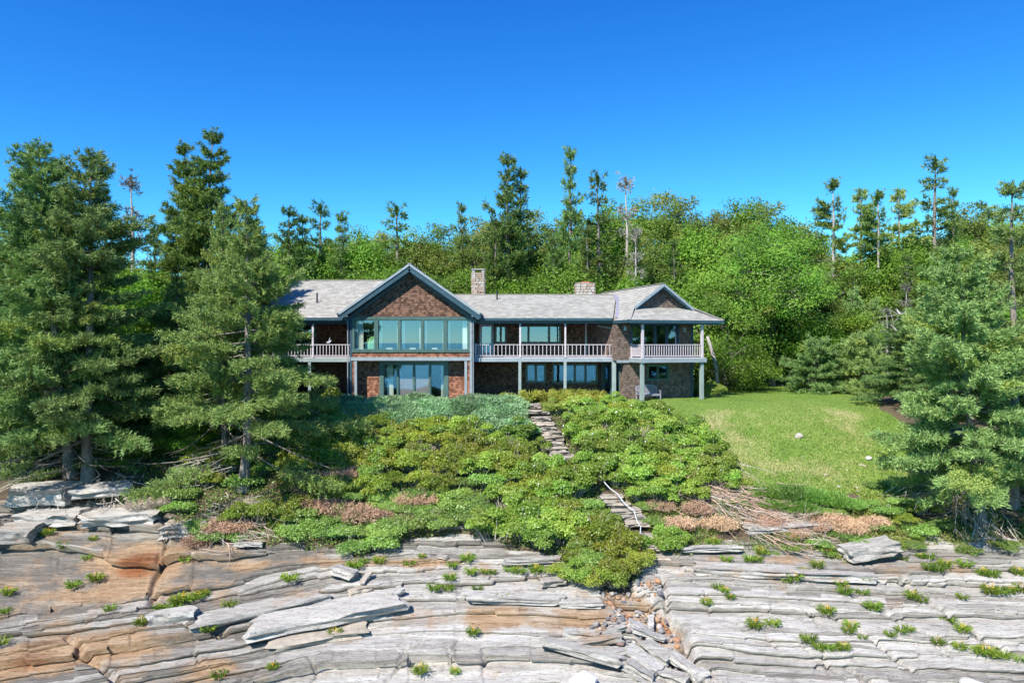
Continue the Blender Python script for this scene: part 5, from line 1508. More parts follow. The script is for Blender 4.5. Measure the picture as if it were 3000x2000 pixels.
# leaning pale stub beside the pavilion
mb = MB(); q = at(2065, 1010, 49.5); mb.tube([at(2102, 1095, 49.5) - Vector((0, 0, .9)), at(2096, 1065, 49.5), at(2080, 1010, 49.5), at(2072, 985, 49.5)], [.16, .14, .11, .09], 8)
o = mb.build('tree_stub', M['paletrunk'], None, None, True); tag(o, 'leaning pale broken trunk among bushes beside the pavilion', 'tree stub')
# fallen bleached snags beyond the lawn
for (a, b, c, lb) in (((2690, 1010), (2625, 905), .13, 'steep bleached dead trunk leaning beyond the lawn'), ((2645, 1005), (2610, 950), .10, 'short bleached dead trunk crossing the leaning one'), ((2680, 1060), (2600, 1010), .08, 'bleached dead limb lying low under the leaning trunk')):
    p, q = at(a[0], a[1], 50.2), at(b[0], b[1], 51.6); W = Wood(); W.limb([p, (p + q) / 2 + Vector((.1, 0, .08)), q], [c, c * .85, c * .5], 7)
    rg = np.random.default_rng(int(a[0])); 
    for _ in range(9):
        s0 = np.array(p.lerp(q, .2 + .8 * rg.random())); d = rg.normal(size=3) * .5 + [0, 0, .2]; W.limb(np.stack([s0, s0 + d * .5, s0 + d + rg.normal(size=3) * .1]), [.03, .02, .008], 4)
    tag(link('fallen_snag', W.mesh('fallen_snag', M['paletrunk'])), lb, 'snag')

# ================================================================ shrubs and low plants
def shrub(R, H, seed, n=4200, leaf=.10, mat='rose', yellow=.08, lumps=14, stemmat='deadwood', bare=.0, flowers=0):
    rg = np.random.default_rng(seed); L = Leaves(); W = Wood()
    az = rg.random(lumps) * 6.283; rr = np.sqrt(rg.random(lumps)) * R * .78
    cx, cy = rr * np.cos(az), rr * np.sin(az)
    cz = H * (.45 + .3 * (1 - (rr / R) ** 2) + .12 * rg.normal(size=lumps))
    cr = R * (.26 + .2 * rg.random(lumps)); tone0 = rg.random(lumps); hue0 = np.clip(rg.normal(size=lumps) * .14 + yellow, 0, .9)
    idx = rg.integers(0, lumps, n)
    v = norm(rg.normal(size=(n, 3))); v[:, 2] = np.abs(v[:, 2]) * 1.0 - .25
    rad = cr[idx] * (.62 + .42 * rg.random(n) ** .6)
    p = np.stack([cx[idx], cy[idx], cz[idx]], 1) + v * rad[:, None] * np.array([1, 1, .75])
    p[:, 2] = np.maximum(p[:, 2], .03)
    nor = norm(v * .6 + rg.normal(size=(n, 3)) * .5 + [0, -.1, .5]); d = norm(np.cross(nor, rg.normal(size=(n, 3))))
    L.add(p, d, leaf * (.65 + .7 * rg.random(n)), leaf * .62 * (.7 + .6 * rg.random(n)), nor, np.clip(.2 + .35 * tone0[idx] + .45 * rg.random(n), 0, 1), np.clip(hue0[idx] + .1 * rg.normal(size=n), 0, 1), rg)
    for i in range(lumps):
        for _ in range(3):
            e = np.array([cx[i], cy[i], cz[i]]) + rg.normal(size=3) * cr[i] * .6; b = np.array([cx[i] * .35, cy[i] * .35, 0]); W.limb(np.stack([b, (b + e) / 2 + rg.normal(size=3) * .08, e]), [.014, .010, .005], 3)
    fm = None
    if flowers:
        F2 = Leaves(); k = flowers; j = rg.integers(0, n, k); q = p[j] + v[j] * .04
        for a in range(4):
            an = a * 1.57 + rg.random(k); F2.add(q, np.stack([np.cos(an), -.3 + 0 * an, np.sin(an)], 1), .055, .05, np.tile([0, -1., .3], (k, 1)), None, None, rg)
        fm = F2.mesh('flowers', M['petal'])
    return W.mesh('stems', M[stemmat]), L.mesh('foliage', M[mat]), fm

def juniper(R, H, seed, n=3600, blade=.26, mat='juniper', yellow=.02):
    rg = np.random.default_rng(seed); L = Leaves(); W = Wood()
    a = rg.random(n) * 6.283; q = np.sqrt(rg.random(n)); x, y = R * q * np.cos(a), R * q * np.sin(a)
    z = H * (1 - q ** 2.2) * (.8 + .3 * fbm2(x * 1.6 + seed, y * 1.6, seed, 3)) + .05
    out = np.stack([np.cos(a) * q, np.sin(a) * q, 0 * a + .45], 1)
    d = norm(out * .8 + rg.normal(size=(n, 3)) * .35 + np.array([.45, -.25, .15]))
    L.add(np.stack([x, y, z - .08 * rg.random(n)], 1), d, blade * (.6 + .7 * rg.random(n)), blade * .2, None, np.clip(.5 + .3 * rg.normal(size=n), 0, 1), np.clip(yellow + .1 * rg.normal(size=n), 0, 1), rg)
    n2 = n
    d2 = norm(np.repeat(d[:n2], 2, 0) + rg.normal(size=(n2 * 2, 3)) * .45); p2 = np.repeat(np.stack([x, y, z], 1)[:n2], 2, 0) + np.repeat(d[:n2], 2, 0) * blade * (.3 * rg.random(n2 * 2))[:, None]
    L.add(p2, d2, blade * .45, blade * .13, None, np.clip(.55 + .25 * rg.normal(size=n2 * 2), 0, 1), 0, rg)
    for i in range(14):
        an = i * .45; e = np.array([math.cos(an) * R * .7, math.sin(an) * R * .7, H * .5]); W.limb(np.stack([np.zeros(3), e * [.5, .5, .9], e]), [.03, .02, .008], 3)
    return W.mesh('stems', M['bark']), L.mesh('foliage', M[mat]), None

def deadbush(R, H, seed, n=220, needles=2900, red=True, lean=(.5, 0)):
    rg = np.random.default_rng(seed); L = Leaves(); W = Wood()
    for i in range(n):
        a = rg.random() * 6.283; r = R * math.sqrt(rg.random()); b = np.array([math.cos(a) * r * .5, math.sin(a) * r * .5, .02])
        e = b + np.array([math.cos(a) * r * .7 + lean[0] * R * rg.random(), math.sin(a) * r * .5 + lean[1] * R, H * (.4 + .7 * rg.random()) * (1 - .5 * (r / R) ** 2)])
        m = (b + e) / 2 + rg.normal(size=3) * .09; W.limb(np.stack([b, m, e, e + rg.normal(size=3) * .12]), [.014, .010, .006, .003], 3)
        k = needles // n
        f = rg.random(k); p = m + (e - m) * f[:, None] + rg.normal(size=(k, 3)) * .05
        L.add(p, norm((e - m) + rg.normal(size=(k, 3)) * .25), .15, .036, None, None, None, rg)
    return W.mesh('stems', M['deadwood_red' if red else 'deadwood']), L.mesh('foliage', M['deadneedle']), None

def tuft(H, seed, n=70, blade=.3, width=.035, mat='goldenrod', flowers=0, spread=.6):
    rg = np.random.default_rng(seed); L = Leaves()
    a = rg.random(n) * 6.283; r = .06 + .12 * rg.random(n) * spread
    d = norm(np.stack([np.cos(a) * spread, np.sin(a) * spread, .5 + .7 * rg.random(n)], 1))
    p = np.stack([np.cos(a) * r, np.sin(a) * r, rg.random(n) * H * .5], 1)
    L.add(p, d, blade * (.6 + .6 * rg.random(n)), width, None, None, 0, rg)
    e = p + d * blade * .8; d2 = d.copy(); d2[:, 2] -= .9
    L.add(e, d2, blade * .45, width * .8, None, None, 0, rg)
    fl = None
    if flowers:
        F2 = Leaves(); k = flowers * 12; j = np.repeat(rg.normal(size=(flowers, 2)) * H * .3, 12, 0)
        q = np.stack([j[:, 0] + rg.normal(size=k) * .04, j[:, 1] + rg.normal(size=k) * .04, H * (.85 + .35 * rg.random(k))], 1)
        F2.add(q, norm(rg.normal(size=(k, 3)) + [0, 0, .5]), .06, .03, None, None, 1.0, rg); fl = F2.mesh('flowers', M[mat])
        W = Wood()
        for i in range(flowers): b = j[i * 12]; W.limb(np.array([[b[0] * .3, b[1] * .3, 0], [b[0] * .8, b[1] * .8, H * .6], [b[0], b[1], H * .95]]), [.006, .005, .004], 3)
        return W.mesh('stems', M[mat]), L.mesh('foliage', M[mat]), fl
    return None, L.mesh('foliage', M[mat]), fl

def plant(name, ms, loc, s, rz, label, cat, group, sz=None):
    e = empty(name, loc, rz); e.scale = (s, s, sz or s)
    if ms[0] is not None: link('stems', ms[0], e)
    link('foliage', ms[1], e)
    if ms[2] is not None: link('flowers', ms[2], e)['kind'] = 'stuff'
    return tag(e, label, cat, group)

PR = {
    'rose': [shrub(1.05, 1.05, 201 + i, 5200, .095, 'rose', flowers=(9, 0, 4)[i]) for i in range(3)],
    'bay': [shrub(1.05, .95, 211 + i, 4800, .085, 'bayberry', .16) for i in range(3)],
    'vine': [shrub(.95, .5, 221 + i, 4200, .085, 'vine', .06, 18) for i in range(3)],
    'jun': [juniper(1.35, .8, 231 + i) for i in range(3)],
    'junlow': [juniper(1.2, .45, 241, mat='vine', yellow=.05, n=2600, blade=.22)],
    'dead': [deadbush(1.0, .62, 251 + i) for i in range(2)],
    'fern': [tuft(.6, 261 + i, 150, .55, .05, 'fern') for i in range(2)],
    'grey': [deadbush(.8, .6, 271, 160, 160, False, (.1, 0))],
}
STEP_UP = [(1568, 1196), (1577, 1216), (1586, 1235), (1594, 1249), (1607, 1264), (1615, 1277), (1623, 1291), (1625, 1308), (1630, 1323), (1638, 1339), (1648, 1354)]
STEP_LO = [(1792, 1469), (1806, 1487), (1832, 1508), (1851, 1527), (1862, 1543), (1880, 1585), (1905, 1613), (1915, 1633), (1925, 1662)]
PATH = [hit(*q) for q in STEP_UP]; PATH2 = [hit(*q) for q in STEP_LO]
def near_path(x, y):
    d = min(math.hypot((x - p.x), (y - p.y)) for p in PATH); d2 = min(math.hypot((x - p.x), (y - p.y)) for p in PATH2)
    return d, d2
def pix(x, y, z): return 1500 + x / y * FPX, 1000 + (CAM_Z - z) / y * FPX
rgS = np.random.default_rng(5)
def where(px, py):
    v = next(n for l, n in ((1210, 'at the top of the bank'), (1280, 'high on the bank'), (1350, 'on the upper bank'), (1420, 'halfway down the bank'), (1500, 'low on the bank'), (9999, 'at the foot of the bank')) if py < l)
    h = next(n for l, n in ((700, 'under the thin shore spruce'), (880, 'under the broad shore spruce'), (1000, 'below the west deck'), (1130, 'below the first gable window'), (1260, 'below the gable peak'), (1390, 'below the last gable window'), (1560, 'below the slender chimney'), (1720, 'beside the upper steps' if py < 1400 else 'above the cobble gully'), (1850, 'below the porch posts' if py < 1420 else 'beside the rope rail'), (2000, 'below the garden bench'), (2150, 'along the lawn edge'), (9999, 'past the brush pile')) if px < l)
    return v + ' ' + h
NAMES = {'rose': ('rose_shrub', 'bright green wild rose shrub', 'shrub'), 'bay': ('bayberry_shrub', 'olive green bayberry shrub', 'shrub'), 'vine': ('creeper_shrub', 'low dark green creeper', 'shrub'), 'jun': ('juniper_shrub', 'blue green spreading juniper', 'juniper'),
         'junlow': ('juniper_shrub', 'flat grass green juniper', 'juniper'), 'dead': ('dead_juniper', 'dead pinkish brown juniper', 'dead shrub'), 'fern': ('day_lily', 'yellow green strap leaved clump', 'day lily'), 'grey': ('dead_twigs', 'tangle of grey leafless twigs', 'dead shrub')}
def put_shrub(kind, x, y, s, sz=None, dz=0.0):
    ms = PR[kind][int(rgS.integers(len(PR[kind])))]
    z = float(soil_z(x, y)) if y > float(YB(x)) - .2 else surf_z(x, y)
    px, py = pix(x, y, z)
    nm, ds, cat = NAMES[kind]; w = where(px, py)
    return plant(nm, ms, (x, y, z - .05 + dz), s, rgS.random() * 6.28 if kind not in ('jun',) else rgS.normal() * .5, ds + ' ' + w, cat, ds + 's', sz)
def bank_kind(px, py):
    r = rgS.random()
    if px < 900: return 'vine' if r < .7 else 'bay'
    if 960 < px < 1570 and py < 1262 + (px - 1150) * .06 and py > 1150: return 'jun'
    if px < 1000 and py < 1290: return 'jun' if r < .6 else 'bay'
    if px > 1640 and py < 1470: return 'rose' if r < .9 else 'bay'
    if px > 1560 and py < 1400: return 'rose'
    if py < 1400: return 'bay' if r < .8 else 'rose'
    if py < 1460: return 'vine' if r < .45 else ('bay' if r < .75 else 'rose')
    if 1400 < px < 1900: return ('rose', 'bay', 'vine')[int(r * 3)]
    return 'vine'
cnt = 0
for yy in np.arange(29.8, 43.4, .86):
    for xx in np.arange(-17, 14, .98):
        x = xx + rgS.normal() * .22 + (.5 if int(yy * 10) % 2 else 0); y = yy + rgS.normal() * .2
        if y < float(YB(x)) - .05: continue
        z = float(soil_z(x, y)); px, py = pix(x, y, z)
        if px < 480 or px > 2190: continue
        right = np.interp(py, [1170, 1240, 1300, 1380, 1440, 1500, 1620], [1860, 1960, 2050, 2130, 2160, 1960, 1980])
        if px > right: continue
        if px < 860 and rgS.random() < .5: continue
        d, d2 = near_path(x, y)
        if d < .95 or d2 < .8: continue
        if y > 41.9 and x > .9 and x < 4.4: continue
        if y > 42.3 and x > 9: continue
        k = bank_kind(px, py)
        s = {'rose': .98, 'bay': .98, 'vine': .95, 'jun': .92}[k] * (.8 + .45 * rgS.random())
        if d < 1.5 or d2 < 1.3: s *= .68
        if x > 4.2 and y > 41.2: s *= .62
        if k == 'jun' and y > 42.4: s *= 1.0
        put_shrub(k, x, y, s); cnt += 1
# dead juniper patches, brown among the green
for px, py, s in ((900, 1425, .9), (930, 1400, .9), (985, 1395, .9), (1040, 1385, .8), (905, 1465, .9), (955, 1485, .95), (1010, 1500, .95), (1065, 1505, .95), (1120, 1500, .85), (1195, 1455, .7), (1245, 1460, .75), (1285, 1445, .5), (1165, 1520, .55), (1195, 1505, .5),
                  (600, 1560, .8), (650, 1545, .9), (700, 1540, .8), (545, 1530, .7), (2015, 1400, .9), (1940, 1480, .7), (2040, 1490, .8), (1995, 1530, .8), (2090, 1530, .8), (2440, 1520, .8), (2390, 1540, .7), (2490, 1545, .8), (2560, 1530, .7), (2330, 1560, .6), (2230, 1530, .7)):
    h = hit(px, py + 14); put_shrub('dead', h.x, h.y - .2, s, None, .12)
for px, py, s in ((990, 1425, .8), (1050, 1410, .8), (1230, 1440, .7), (960, 1440, .8), (2240, 1435, .9), (2300, 1440, 1.0), (2370, 1450, 1.0), (2430, 1460, .9), (2340, 1480, .9), (2270, 1470, .8), (2480, 1470, .7)):
    h = hit(px, py + 20); put_shrub('junlow', h.x, h.y, s, None, .1)
for px, py, s in ((1800, 1275, .9), (1880, 1290, 1.0), (1920, 1310, .9), (1830, 1330, .8), (1500, 1320, .7), (1420, 1370, .7), (1250, 1330, .6), (1620, 1410, .7), (2010, 1330, .7), (460, 1480, .8), (400, 1500, .8), (720, 1500, .8)):
    h = hit(px, py + 25); put_shrub('grey', h.x, h.y, s, None, .55)
# lilies by the deck
for i in range(46):
    x = rgS.uniform(.6, 5.2); y = rgS.uniform(42.6, 44.9)
    if near_path(x, y)[0] > .6: put_shrub('fern', x, y, .75 + .5 * rgS.random())
for i in range(10): put_shrub('fern', 12.6 + 1.4 * rgS.random(), 48.2 + 2.5 * rgS.random(), .9 + .5 * rgS.random())
for px, py, k, s in ((1490, 1165, 'bay', .7), (1535, 1168, 'bay', .7), (1340, 1262, 'rose', 1.05), (1310, 1275, 'rose', .8), (2090, 1150, 'rose', .9), (2110, 1120, 'rose', 1.0), (2075, 1110, 'rose', .9), (1925, 1600, 'rose', .75), (1980, 1590, 'rose', .8), (1955, 1575, 'rose', .7), (1690, 1690, 'rose', .8), (1740, 1700, 'bay', .8), (1800, 1690, 'rose', .8), (1830, 1665, 'bay', .7), (1640, 1670, 'bay', .6)):
    h = hit(px, py + 20); put_shrub(k, h.x, h.y, s)

for px, py, k, s in ((2170, 1440, 'rose', .8), (2150, 1480, 'vine', .8), (2540, 1480, 'vine', .8), (2590, 1500, 'vine', .9), (2640, 1530, 'bay', .7), (2570, 1550, 'vine', .8), (2470, 1575, 'vine', .8), (2400, 1590, 'vine', .7), (2700, 1560, 'vine', .9), (2310, 1600, 'vine', .6), (2640, 1470, 'vine', .8), (2700, 1500, 'bay', .8), (2760, 1540, 'vine', .8), (2520, 1590, 'vine', .8), (2430, 1500, 'vine', .8), (2560, 1420, 'vine', .6), (2250, 1590, 'vine', .6), (2120, 1590, 'vine', .5), (2840, 1610, 'vine', .6), (2950, 1600, 'vine', .8), (2680, 1600, 'vine', .6)):
    h = hit(px, py + 10); o = put_shrub(k, h.x, h.y, s, s * .8); pass
# carpet of creeping leaves, grass and litter over the bank: nobody could count it
rg = np.random.default_rng(8); L = Leaves(); n = 90000
x = rg.uniform(-19, 13.5, n); y = rg.uniform(29.5, 43.6, n)
px, py = pix(x, y, P(y))
okm = (y > YB(x) - .1 + .5 * fbm2(x * 1.3, y * 1.3, 44, 2)) & (px > 330) & (px < np.interp(py, [1170, 1240, 1300, 1380, 1440, 1500, 1620], [1860, 1980, 2070, 2150, 2180, 1990, 1980]))
for p in PATH + PATH2: okm &= np.hypot(x - p.x, y - p.y) > .62
x, y = x[okm], y[okm]; n = len(x)
z = soil_z(x, y) + .02 + .22 * rg.random(n) * (.5 + .5 * fbm2(x * .9, y * .9, 45, 3) + .3)
nor = norm(rg.normal(size=(n, 3)) * .5 + [0, -.2, .8]); d = norm(np.cross(nor, rg.normal(size=(n, 3))))
L.add(np.stack([x, y, z], 1), d, .11 * (.6 + .8 * rg.random(n)), .075, nor, None, np.clip(.1 + .2 * rg.normal(size=n), 0, 1), rg)
n = 60000; x = rg.uniform(5.5, 26, n); y = rg.uniform(30.5, 37.5, n); px, py = pix(x, y, P(y))
okm = (y > YB(x) - .6 * rg.random(n) - .1) & (lawn_mask(x, y) < .3) & (fbm2(x * .8, y * .8, 46, 3) + .35 * rg.random(n) > .02)
for p in PATH2: okm &= np.hypot(x - p.x, y - p.y) > .62
x, y = x[okm], y[okm]; n = len(x); z = np.where(y < 37.4, np.maximum(soil_z(x, y), rock_zv(x, y)), soil_z(x, y)) + .2 * rg.random(n) ** 1.5
dd = norm(rg.normal(size=(n, 3)) * .6 + [.1, -.1, .6]); dead = fbm2(x * .6 + 9, y * .6, 47, 3) * 1.6 + .35
L.add(np.stack([x, y, z], 1), dd, .14 * (.6 + .8 * rg.random(n)), .045, None, None, np.clip(dead + .2 * rg.normal(size=n), 0, 1), rg)
tag(link('ground_cover', L.mesh('ground_cover', M['vine'])), 'low creeping green leaves covering the soil of the bank', 'ground cover', None, 'stuff')
# lawn blades
L = Leaves(); n = 110000
x = rg.uniform(4, 26.5, n); y = 35 + 27 * rg.random(n) ** 1.35
mk = lawn_mask(x, y); okm = mk > -.35 + .3 * rg.random(n); x, y, mk = x[okm], y[okm], mk[okm]; n = len(x)
j = np.clip(((y - ly[0]) / .2).astype(int), 0, len(ly) - 1); i = np.clip(((x - lx[0]) / .2).astype(int), 0, len(lx) - 1)
dr = dry[j, i] * 2.6 + .5 * fbm2(x * .8, y * .8, 60, 4) - .12
longg = smooth(44, 40, y)
z = soil_z(x, y) + .02 + np.clip(mk, -1.5, .4) * .12
L.add(np.stack([x, y, z], 1), norm(rg.normal(size=(n, 3)) * .55 + [.1, 0, .9]), (.05 + .09 * longg) * (.7 + .7 * rg.random(n)), .02 + .018 * longg, None, np.clip(.45 + .3 * fbm2(x * .5, y * .5, 61, 3) + .25 * rg.normal(size=n), 0, 1), np.clip(dr + .25 * rg.normal(size=n), 0, 1), rg)
tag(link('grass', L.mesh('grass', M['grassblade'])), 'mown green grass with straw coloured dry patches', 'grass', None, 'stuff')

# goldenrod and grass tufts rooted in the joints of the rock
GT = [tuft(.34, 301, 90, .30, .04, flowers=2), tuft(.32, 302, 80, .32, .045), tuft(.26, 303, 60, .26, .04), tuft(.34, 304, 100, .30, .04, flowers=3)]
SPOTS = [(900 + .3401 * a, 1500 + .3401 * b) for a, b in ((490, 410), (620, 425), (410, 470), (880, 425), (990, 405), (1250, 465), (1380, 410), (1410, 530), (1530, 520), (1600, 525), (1230, 580), (1215, 640), (1470, 640), (1090, 655), (1680, 740), (1430, 1040), (240, 1050), (1270, 1335), (970, 1330), (1740, 500), (1830, 520), (1970, 500), (2000, 470), (2120, 470), (2160, 400), (2230, 420), (2130, 550))]
SPOTS += [(2000 + .4252 * a, 1500 + .4252 * b) for a, b in ((300, 340), (460, 345), (520, 340), (630, 380), (840, 400), (930, 385), (240, 530), (290, 560), (330, 590), (160, 615), (720, 465), (770, 465), (1090, 490), (1120, 540), (1240, 520), (1280, 640), (1310, 660), (990, 680), (1160, 760), (1140, 830), (1240, 875), (500, 790), (620, 770), (870, 905), (940, 940), (1000, 945), (1060, 945), (1110, 945), (1430, 850), (1500, 830), (1560, 810), (1760, 880), (1660, 610), (1590, 580), (1830, 700), (1920, 770), (1930, 815), (1910, 930), (2050, 970), (2100, 980), (2160, 990), (2210, 1000), (2330, 1020), (1700, 400), (1760, 410), (1810, 370), (1950, 370), (2070, 425), (2130, 440), (2310, 420), (2120, 540), (2200, 540), (2260, 530), (2340, 520), (1620, 190), (1490, 270), (1530, 300), (1640, 310), (1700, 320), (1260, 460), (1930, 585), (700, 170), (760, 200), (820, 250), (880, 240), (540, 270), (360, 240), (210, 210), (1000, 270), (1120, 240), (1200, 200))]
SPOTS += [(.4252 * a, 1450 + .4252 * b) for a, b in ((340, 275), (300, 290), (450, 330), (600, 385), (640, 310), (500, 590), (660, 550), (770, 780), (740, 790), (1100, 760), (1180, 740), (1220, 720), (1270, 700), (1320, 690), (1370, 680), (1410, 650), (1200, 770), (1290, 740), (970, 885), (1580, 750), (1270, 410), (1890, 235), (2000, 585), (40, 770), (60, 640), (1880, 1210), (1440, 950), (10, 1020), (1510, 1240), (1100, 120), (1060, 150))]
for i, (px, py) in enumerate(SPOTS):
    h = hit(px, py + 8); z = surf_z(h.x, h.y); kd = int(rgS.integers(4))
    wz = next(n for l, n in ((160, 'at the picture edge below the massive block'), (420, 'on the stained ledge'), (620, 'by the square dark faced block'), (900, 'near the wide sloping plate'), (1150, 'near the long grey slab'), (1350, 'on the rusty band'), (1500, 'behind the long ledge block'), (1640, 'by the grey stone bench'), (1800, 'at the goldenrod tongue'), (2080, 'just past the gully'), (2250, 'on the lilac grey bed'), (2420, 'on the wide ledge'), (2560, 'below the boxy slab'), (2700, 'along the long diagonal joint'), (2850, 'under the tangled spruce'), (9999, 'at the picture edge of the wide ledge')) if px < l)
    wz = ('high ' if py < 1650 else 'midway ' if py < 1800 else 'low ') + wz
    fl = 'yellow flowered goldenrod tuft' if kd in (0, 3) else 'strappy green tuft without flowers'
    plant('goldenrod_plant', GT[kd], (h.x, h.y, z - .03), (.6 + .5 * rgS.random()), rgS.random() * 6.28, fl + ' ' + wz, 'wildflower', fl + 's on the rock')

# ================================================================ loose stone, steps, rope, brush
def slab_mesh(lx, ly, lz, seed, mat='slab', nx=9, ny=5, rough=.20):
    """a split slab: flat top, stepped layered sides, broken ends"""
    import bmesh
    rg = np.random.default_rng(seed)
    nz = 4
    bm = bmesh.new()
    bmesh.ops.create_cube(bm, size=1.0)
    for axis, cnt_ in ((0, nx), (1, ny), (2, nz)):
        for c in range(1, cnt_):
            co = [0, 0, 0]; co[axis] = -.5 + c / cnt_; no = [0, 0, 0]; no[axis] = 1
            bmesh.ops.bisect_plane(bm, geom=bm.verts[:] + bm.edges[:] + bm.faces[:], plane_co=co, plane_no=no)
    lay = rg.normal(size=nz + 1) * .07
    for v in bm.verts:
        x, y, z = v.co
        k = int(round((z + .5) * nz))
        ex = 1 + rough * .9 * float(vnoise2(y * 3 + seed, k * 1.7, seed)) if abs(x) > .49 else 1
        ey = 1 + rough * 1.5 * float(vnoise2(x * 4 + seed, k * 1.3, seed + 3)) + lay[k] if abs(y) > .49 else 1
        v.co = (x * lx * ex, y * ly * ey, z * lz + .05 * lz * float(vnoise2(x * 3, y * 3, seed + 8)) * (1 if abs(z) > .49 else 3))
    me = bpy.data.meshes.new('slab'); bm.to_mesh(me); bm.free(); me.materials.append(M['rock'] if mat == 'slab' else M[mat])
    at_ = me.attributes.new('tint', 'FLOAT_COLOR', 'POINT'); tv = np.tile([.45 + .4 * rg.random(), -.08 + .1 * rg.random(), 0, 1], (len(me.vertices), 1)); at_.data.foreach_set('color', tv.astype(np.float32).ravel())
    return me
def lay_slab(a, b, wid, th, label, seed, mat='slab', lift=.0, roll=0.0, pk=.9, name='rock_slab', cat='rock slab', group=None, dz=(0, 0)):
    p, q = hit(*a), hit(*b); p.z = surf_z(p.x, p.y) + dz[0]; q.z = surf_z(q.x, q.y) + dz[1]
    d = q - p; L_ = d.length; m = (p + q) / 2
    m.z = max(m.z, surf_z(m.x, m.y) + min(dz))
    o = link(name, slab_mesh(L_, wid, th, seed, mat))
    yaw = math.atan2(d.y, d.x); pit = -math.atan2(d.z, math.hypot(d.x, d.y))
    o.rotation_euler = (roll, pit * pk, yaw); o.location = m + Vector((0, 0, th * .42 + lift))
    return tag(o, label, cat, group)
Z3 = lambda x, y: (1500 + .287 * x, 1550 + .287 * y)
G3 = 'split slabs tumbled at the mouth of the gully'
for i, (a, b, w, t_, lf, lb) in enumerate((
        ((310, 1235), (1130, 1450), .55, .26, .10, 'longest pale slab lying across the mouth of the gully'), ((520, 1110), (905, 1170), .5, .32, .05, 'thick blunt slab above the longest one'),
        ((930, 1150), (1150, 1085), .28, .18, .12, 'slim bar of stone tilted up toward the gully stones'), ((670, 1270), (1110, 1170), .36, .2, .16, 'narrow slab propped between cobbles behind the longest one'),
        ((800, 1310), (990, 1240), .3, .16, .12, 'short tan slab wedged under the propped one'), ((960, 1310), (1200, 1260), .32, .16, .14, 'short grey slab beside the rust coloured stone'),
        ((1190, 1270), (1500, 1410), .62, .3, .14, 'broad block split square, in the middle of the tumble'), ((1170, 1400), (1450, 1490), .6, .28, .08, 'broad block just below the square split one'),
        ((1480, 1390), (1790, 1490), .62, .3, .08, 'big flat topped block nearest the wide ledge'), ((1350, 1160), (1610, 1330), .5, .26, .16, 'steep grey block leaning on the tumble from above'),
        ((1610, 1260), (1900, 1440), .46, .26, .1, 'brownish block sliding toward the dark hollow'), ((1270, 1510), (1600, 1550), .5, .22, .02, 'pale slab at the foot of the tumble'),
        ((1200, 1010), (1395, 1020), .42, .2, .08, 'cream slab set level among the upper cobbles'), ((1220, 1075), (1560, 1100), .5, .16, .06, 'cream flake lying under the level cream slab'),
        ((1420, 860), (1420, 1000), .2, .14, .15, 'thin pale slab standing along the crack'), ((1830, 1460), (1980, 1420), .5, .3, .05, 'cream lump beside the brownish block'))):
    lay_slab(Z3(*a), Z3(*b), w, t_, lb, 400 + i, 'slab', lf, .12 * math.sin(i * 2.3), group=G3)
for i, (a, b, w, t_, lf, lb, mt) in enumerate((
        ((745, 1858), (1165, 1768), 1.5, .46, -.02, 'long pale grey slab raised over a black shadow, lying aslant', 'slab'), ((800, 1890), (1060, 1842), .9, .22, .0, 'ochre edged slab under the long grey one', 'stepstone'),
        ((560, 1840), (960, 1735), 1.2, .3, -.08, 'wide sloping plate of rock rising to a broken end', 'slab'), ((980, 1682), (1040, 1700), .6, .3, .1, 'dark sided block at the broken end of the sloping plate', 'slab'),
        ((2475, 1640), (2615, 1622), 1.15, .42, .18, 'big pale boxy slab resting at the top of the wide ledge', 'slab'), ((1585, 1722), (1655, 1708), .42, .22, .1, 'tan tapered stone under the goldenrod tongue', 'stepstone'),
        ((1478, 1652), (1640, 1648), .42, .24, .08, 'straight grey bench of stone under the shrubs', 'slab'), ((440, 1830), (575, 1808), .75, .5, -.08, 'square dark faced block below the green patch', 'slab'),
        ((1370, 1765), (1640, 1770), .55, .26, .06, 'long pale ledge block with shadow under it', 'slab'), ((1640, 1772), (1760, 1770), .5, .24, .05, 'shorter pale ledge block continuing toward the gully', 'slab'),
        ((690, 1612), (770, 1605), .6, .16, .1, 'light flake of rock lying in the brown twigs', 'slab'), ((1020, 1590), (1065, 1575), .35, .2, .2, 'grey splinter leaning out of the creeper', 'slab'),
        ((1280, 1640), (1310, 1648), .28, .09, .06, 'thin cream chip on the rusty band', 'stepstone'), ((1060, 1722), (1085, 1690), .22, .12, .1, 'thin stick of stone standing beside the dark block', 'stepstone'),
        ((1025, 1745), (1085, 1722), .5, .2, .06, 'reddish broken flake behind the long slab', 'stepstone'), ((1140, 1760), (1180, 1742), .4, .22, .1, 'dark wedge of rock at the end of the long slab', 'slab'),
        ((2040, 1672), (2330, 1690), .7, .3, .02, 'long lilac grey bed of rock above the wide ledge', 'slab'), ((2330, 1692), (2560, 1700), .7, .3, .02, 'pale bed of rock ending in a brown broken tip', 'slab'),
        ((2000, 1625), (2160, 1612), .55, .22, .1, 'weathered log shaped stone in the brown soil', 'slab'), ((2190, 1572), (2420, 1560), .6, .3, .1, 'grey stone beam half under the brush pile', 'slab'),
        )):
    if mt == 'redslab' and 'redslab' not in M: M['redslab'] = stonemat('red_stained_slab', [(0.36, 0.17, 0.10), (0.36, 0.17, 0.10)], 2.5, .5, (1, 1, 5))
    lay_slab(a, b, w, t_, lb, 450 + i, mt, lf, .1 * math.sin(i * 1.7))
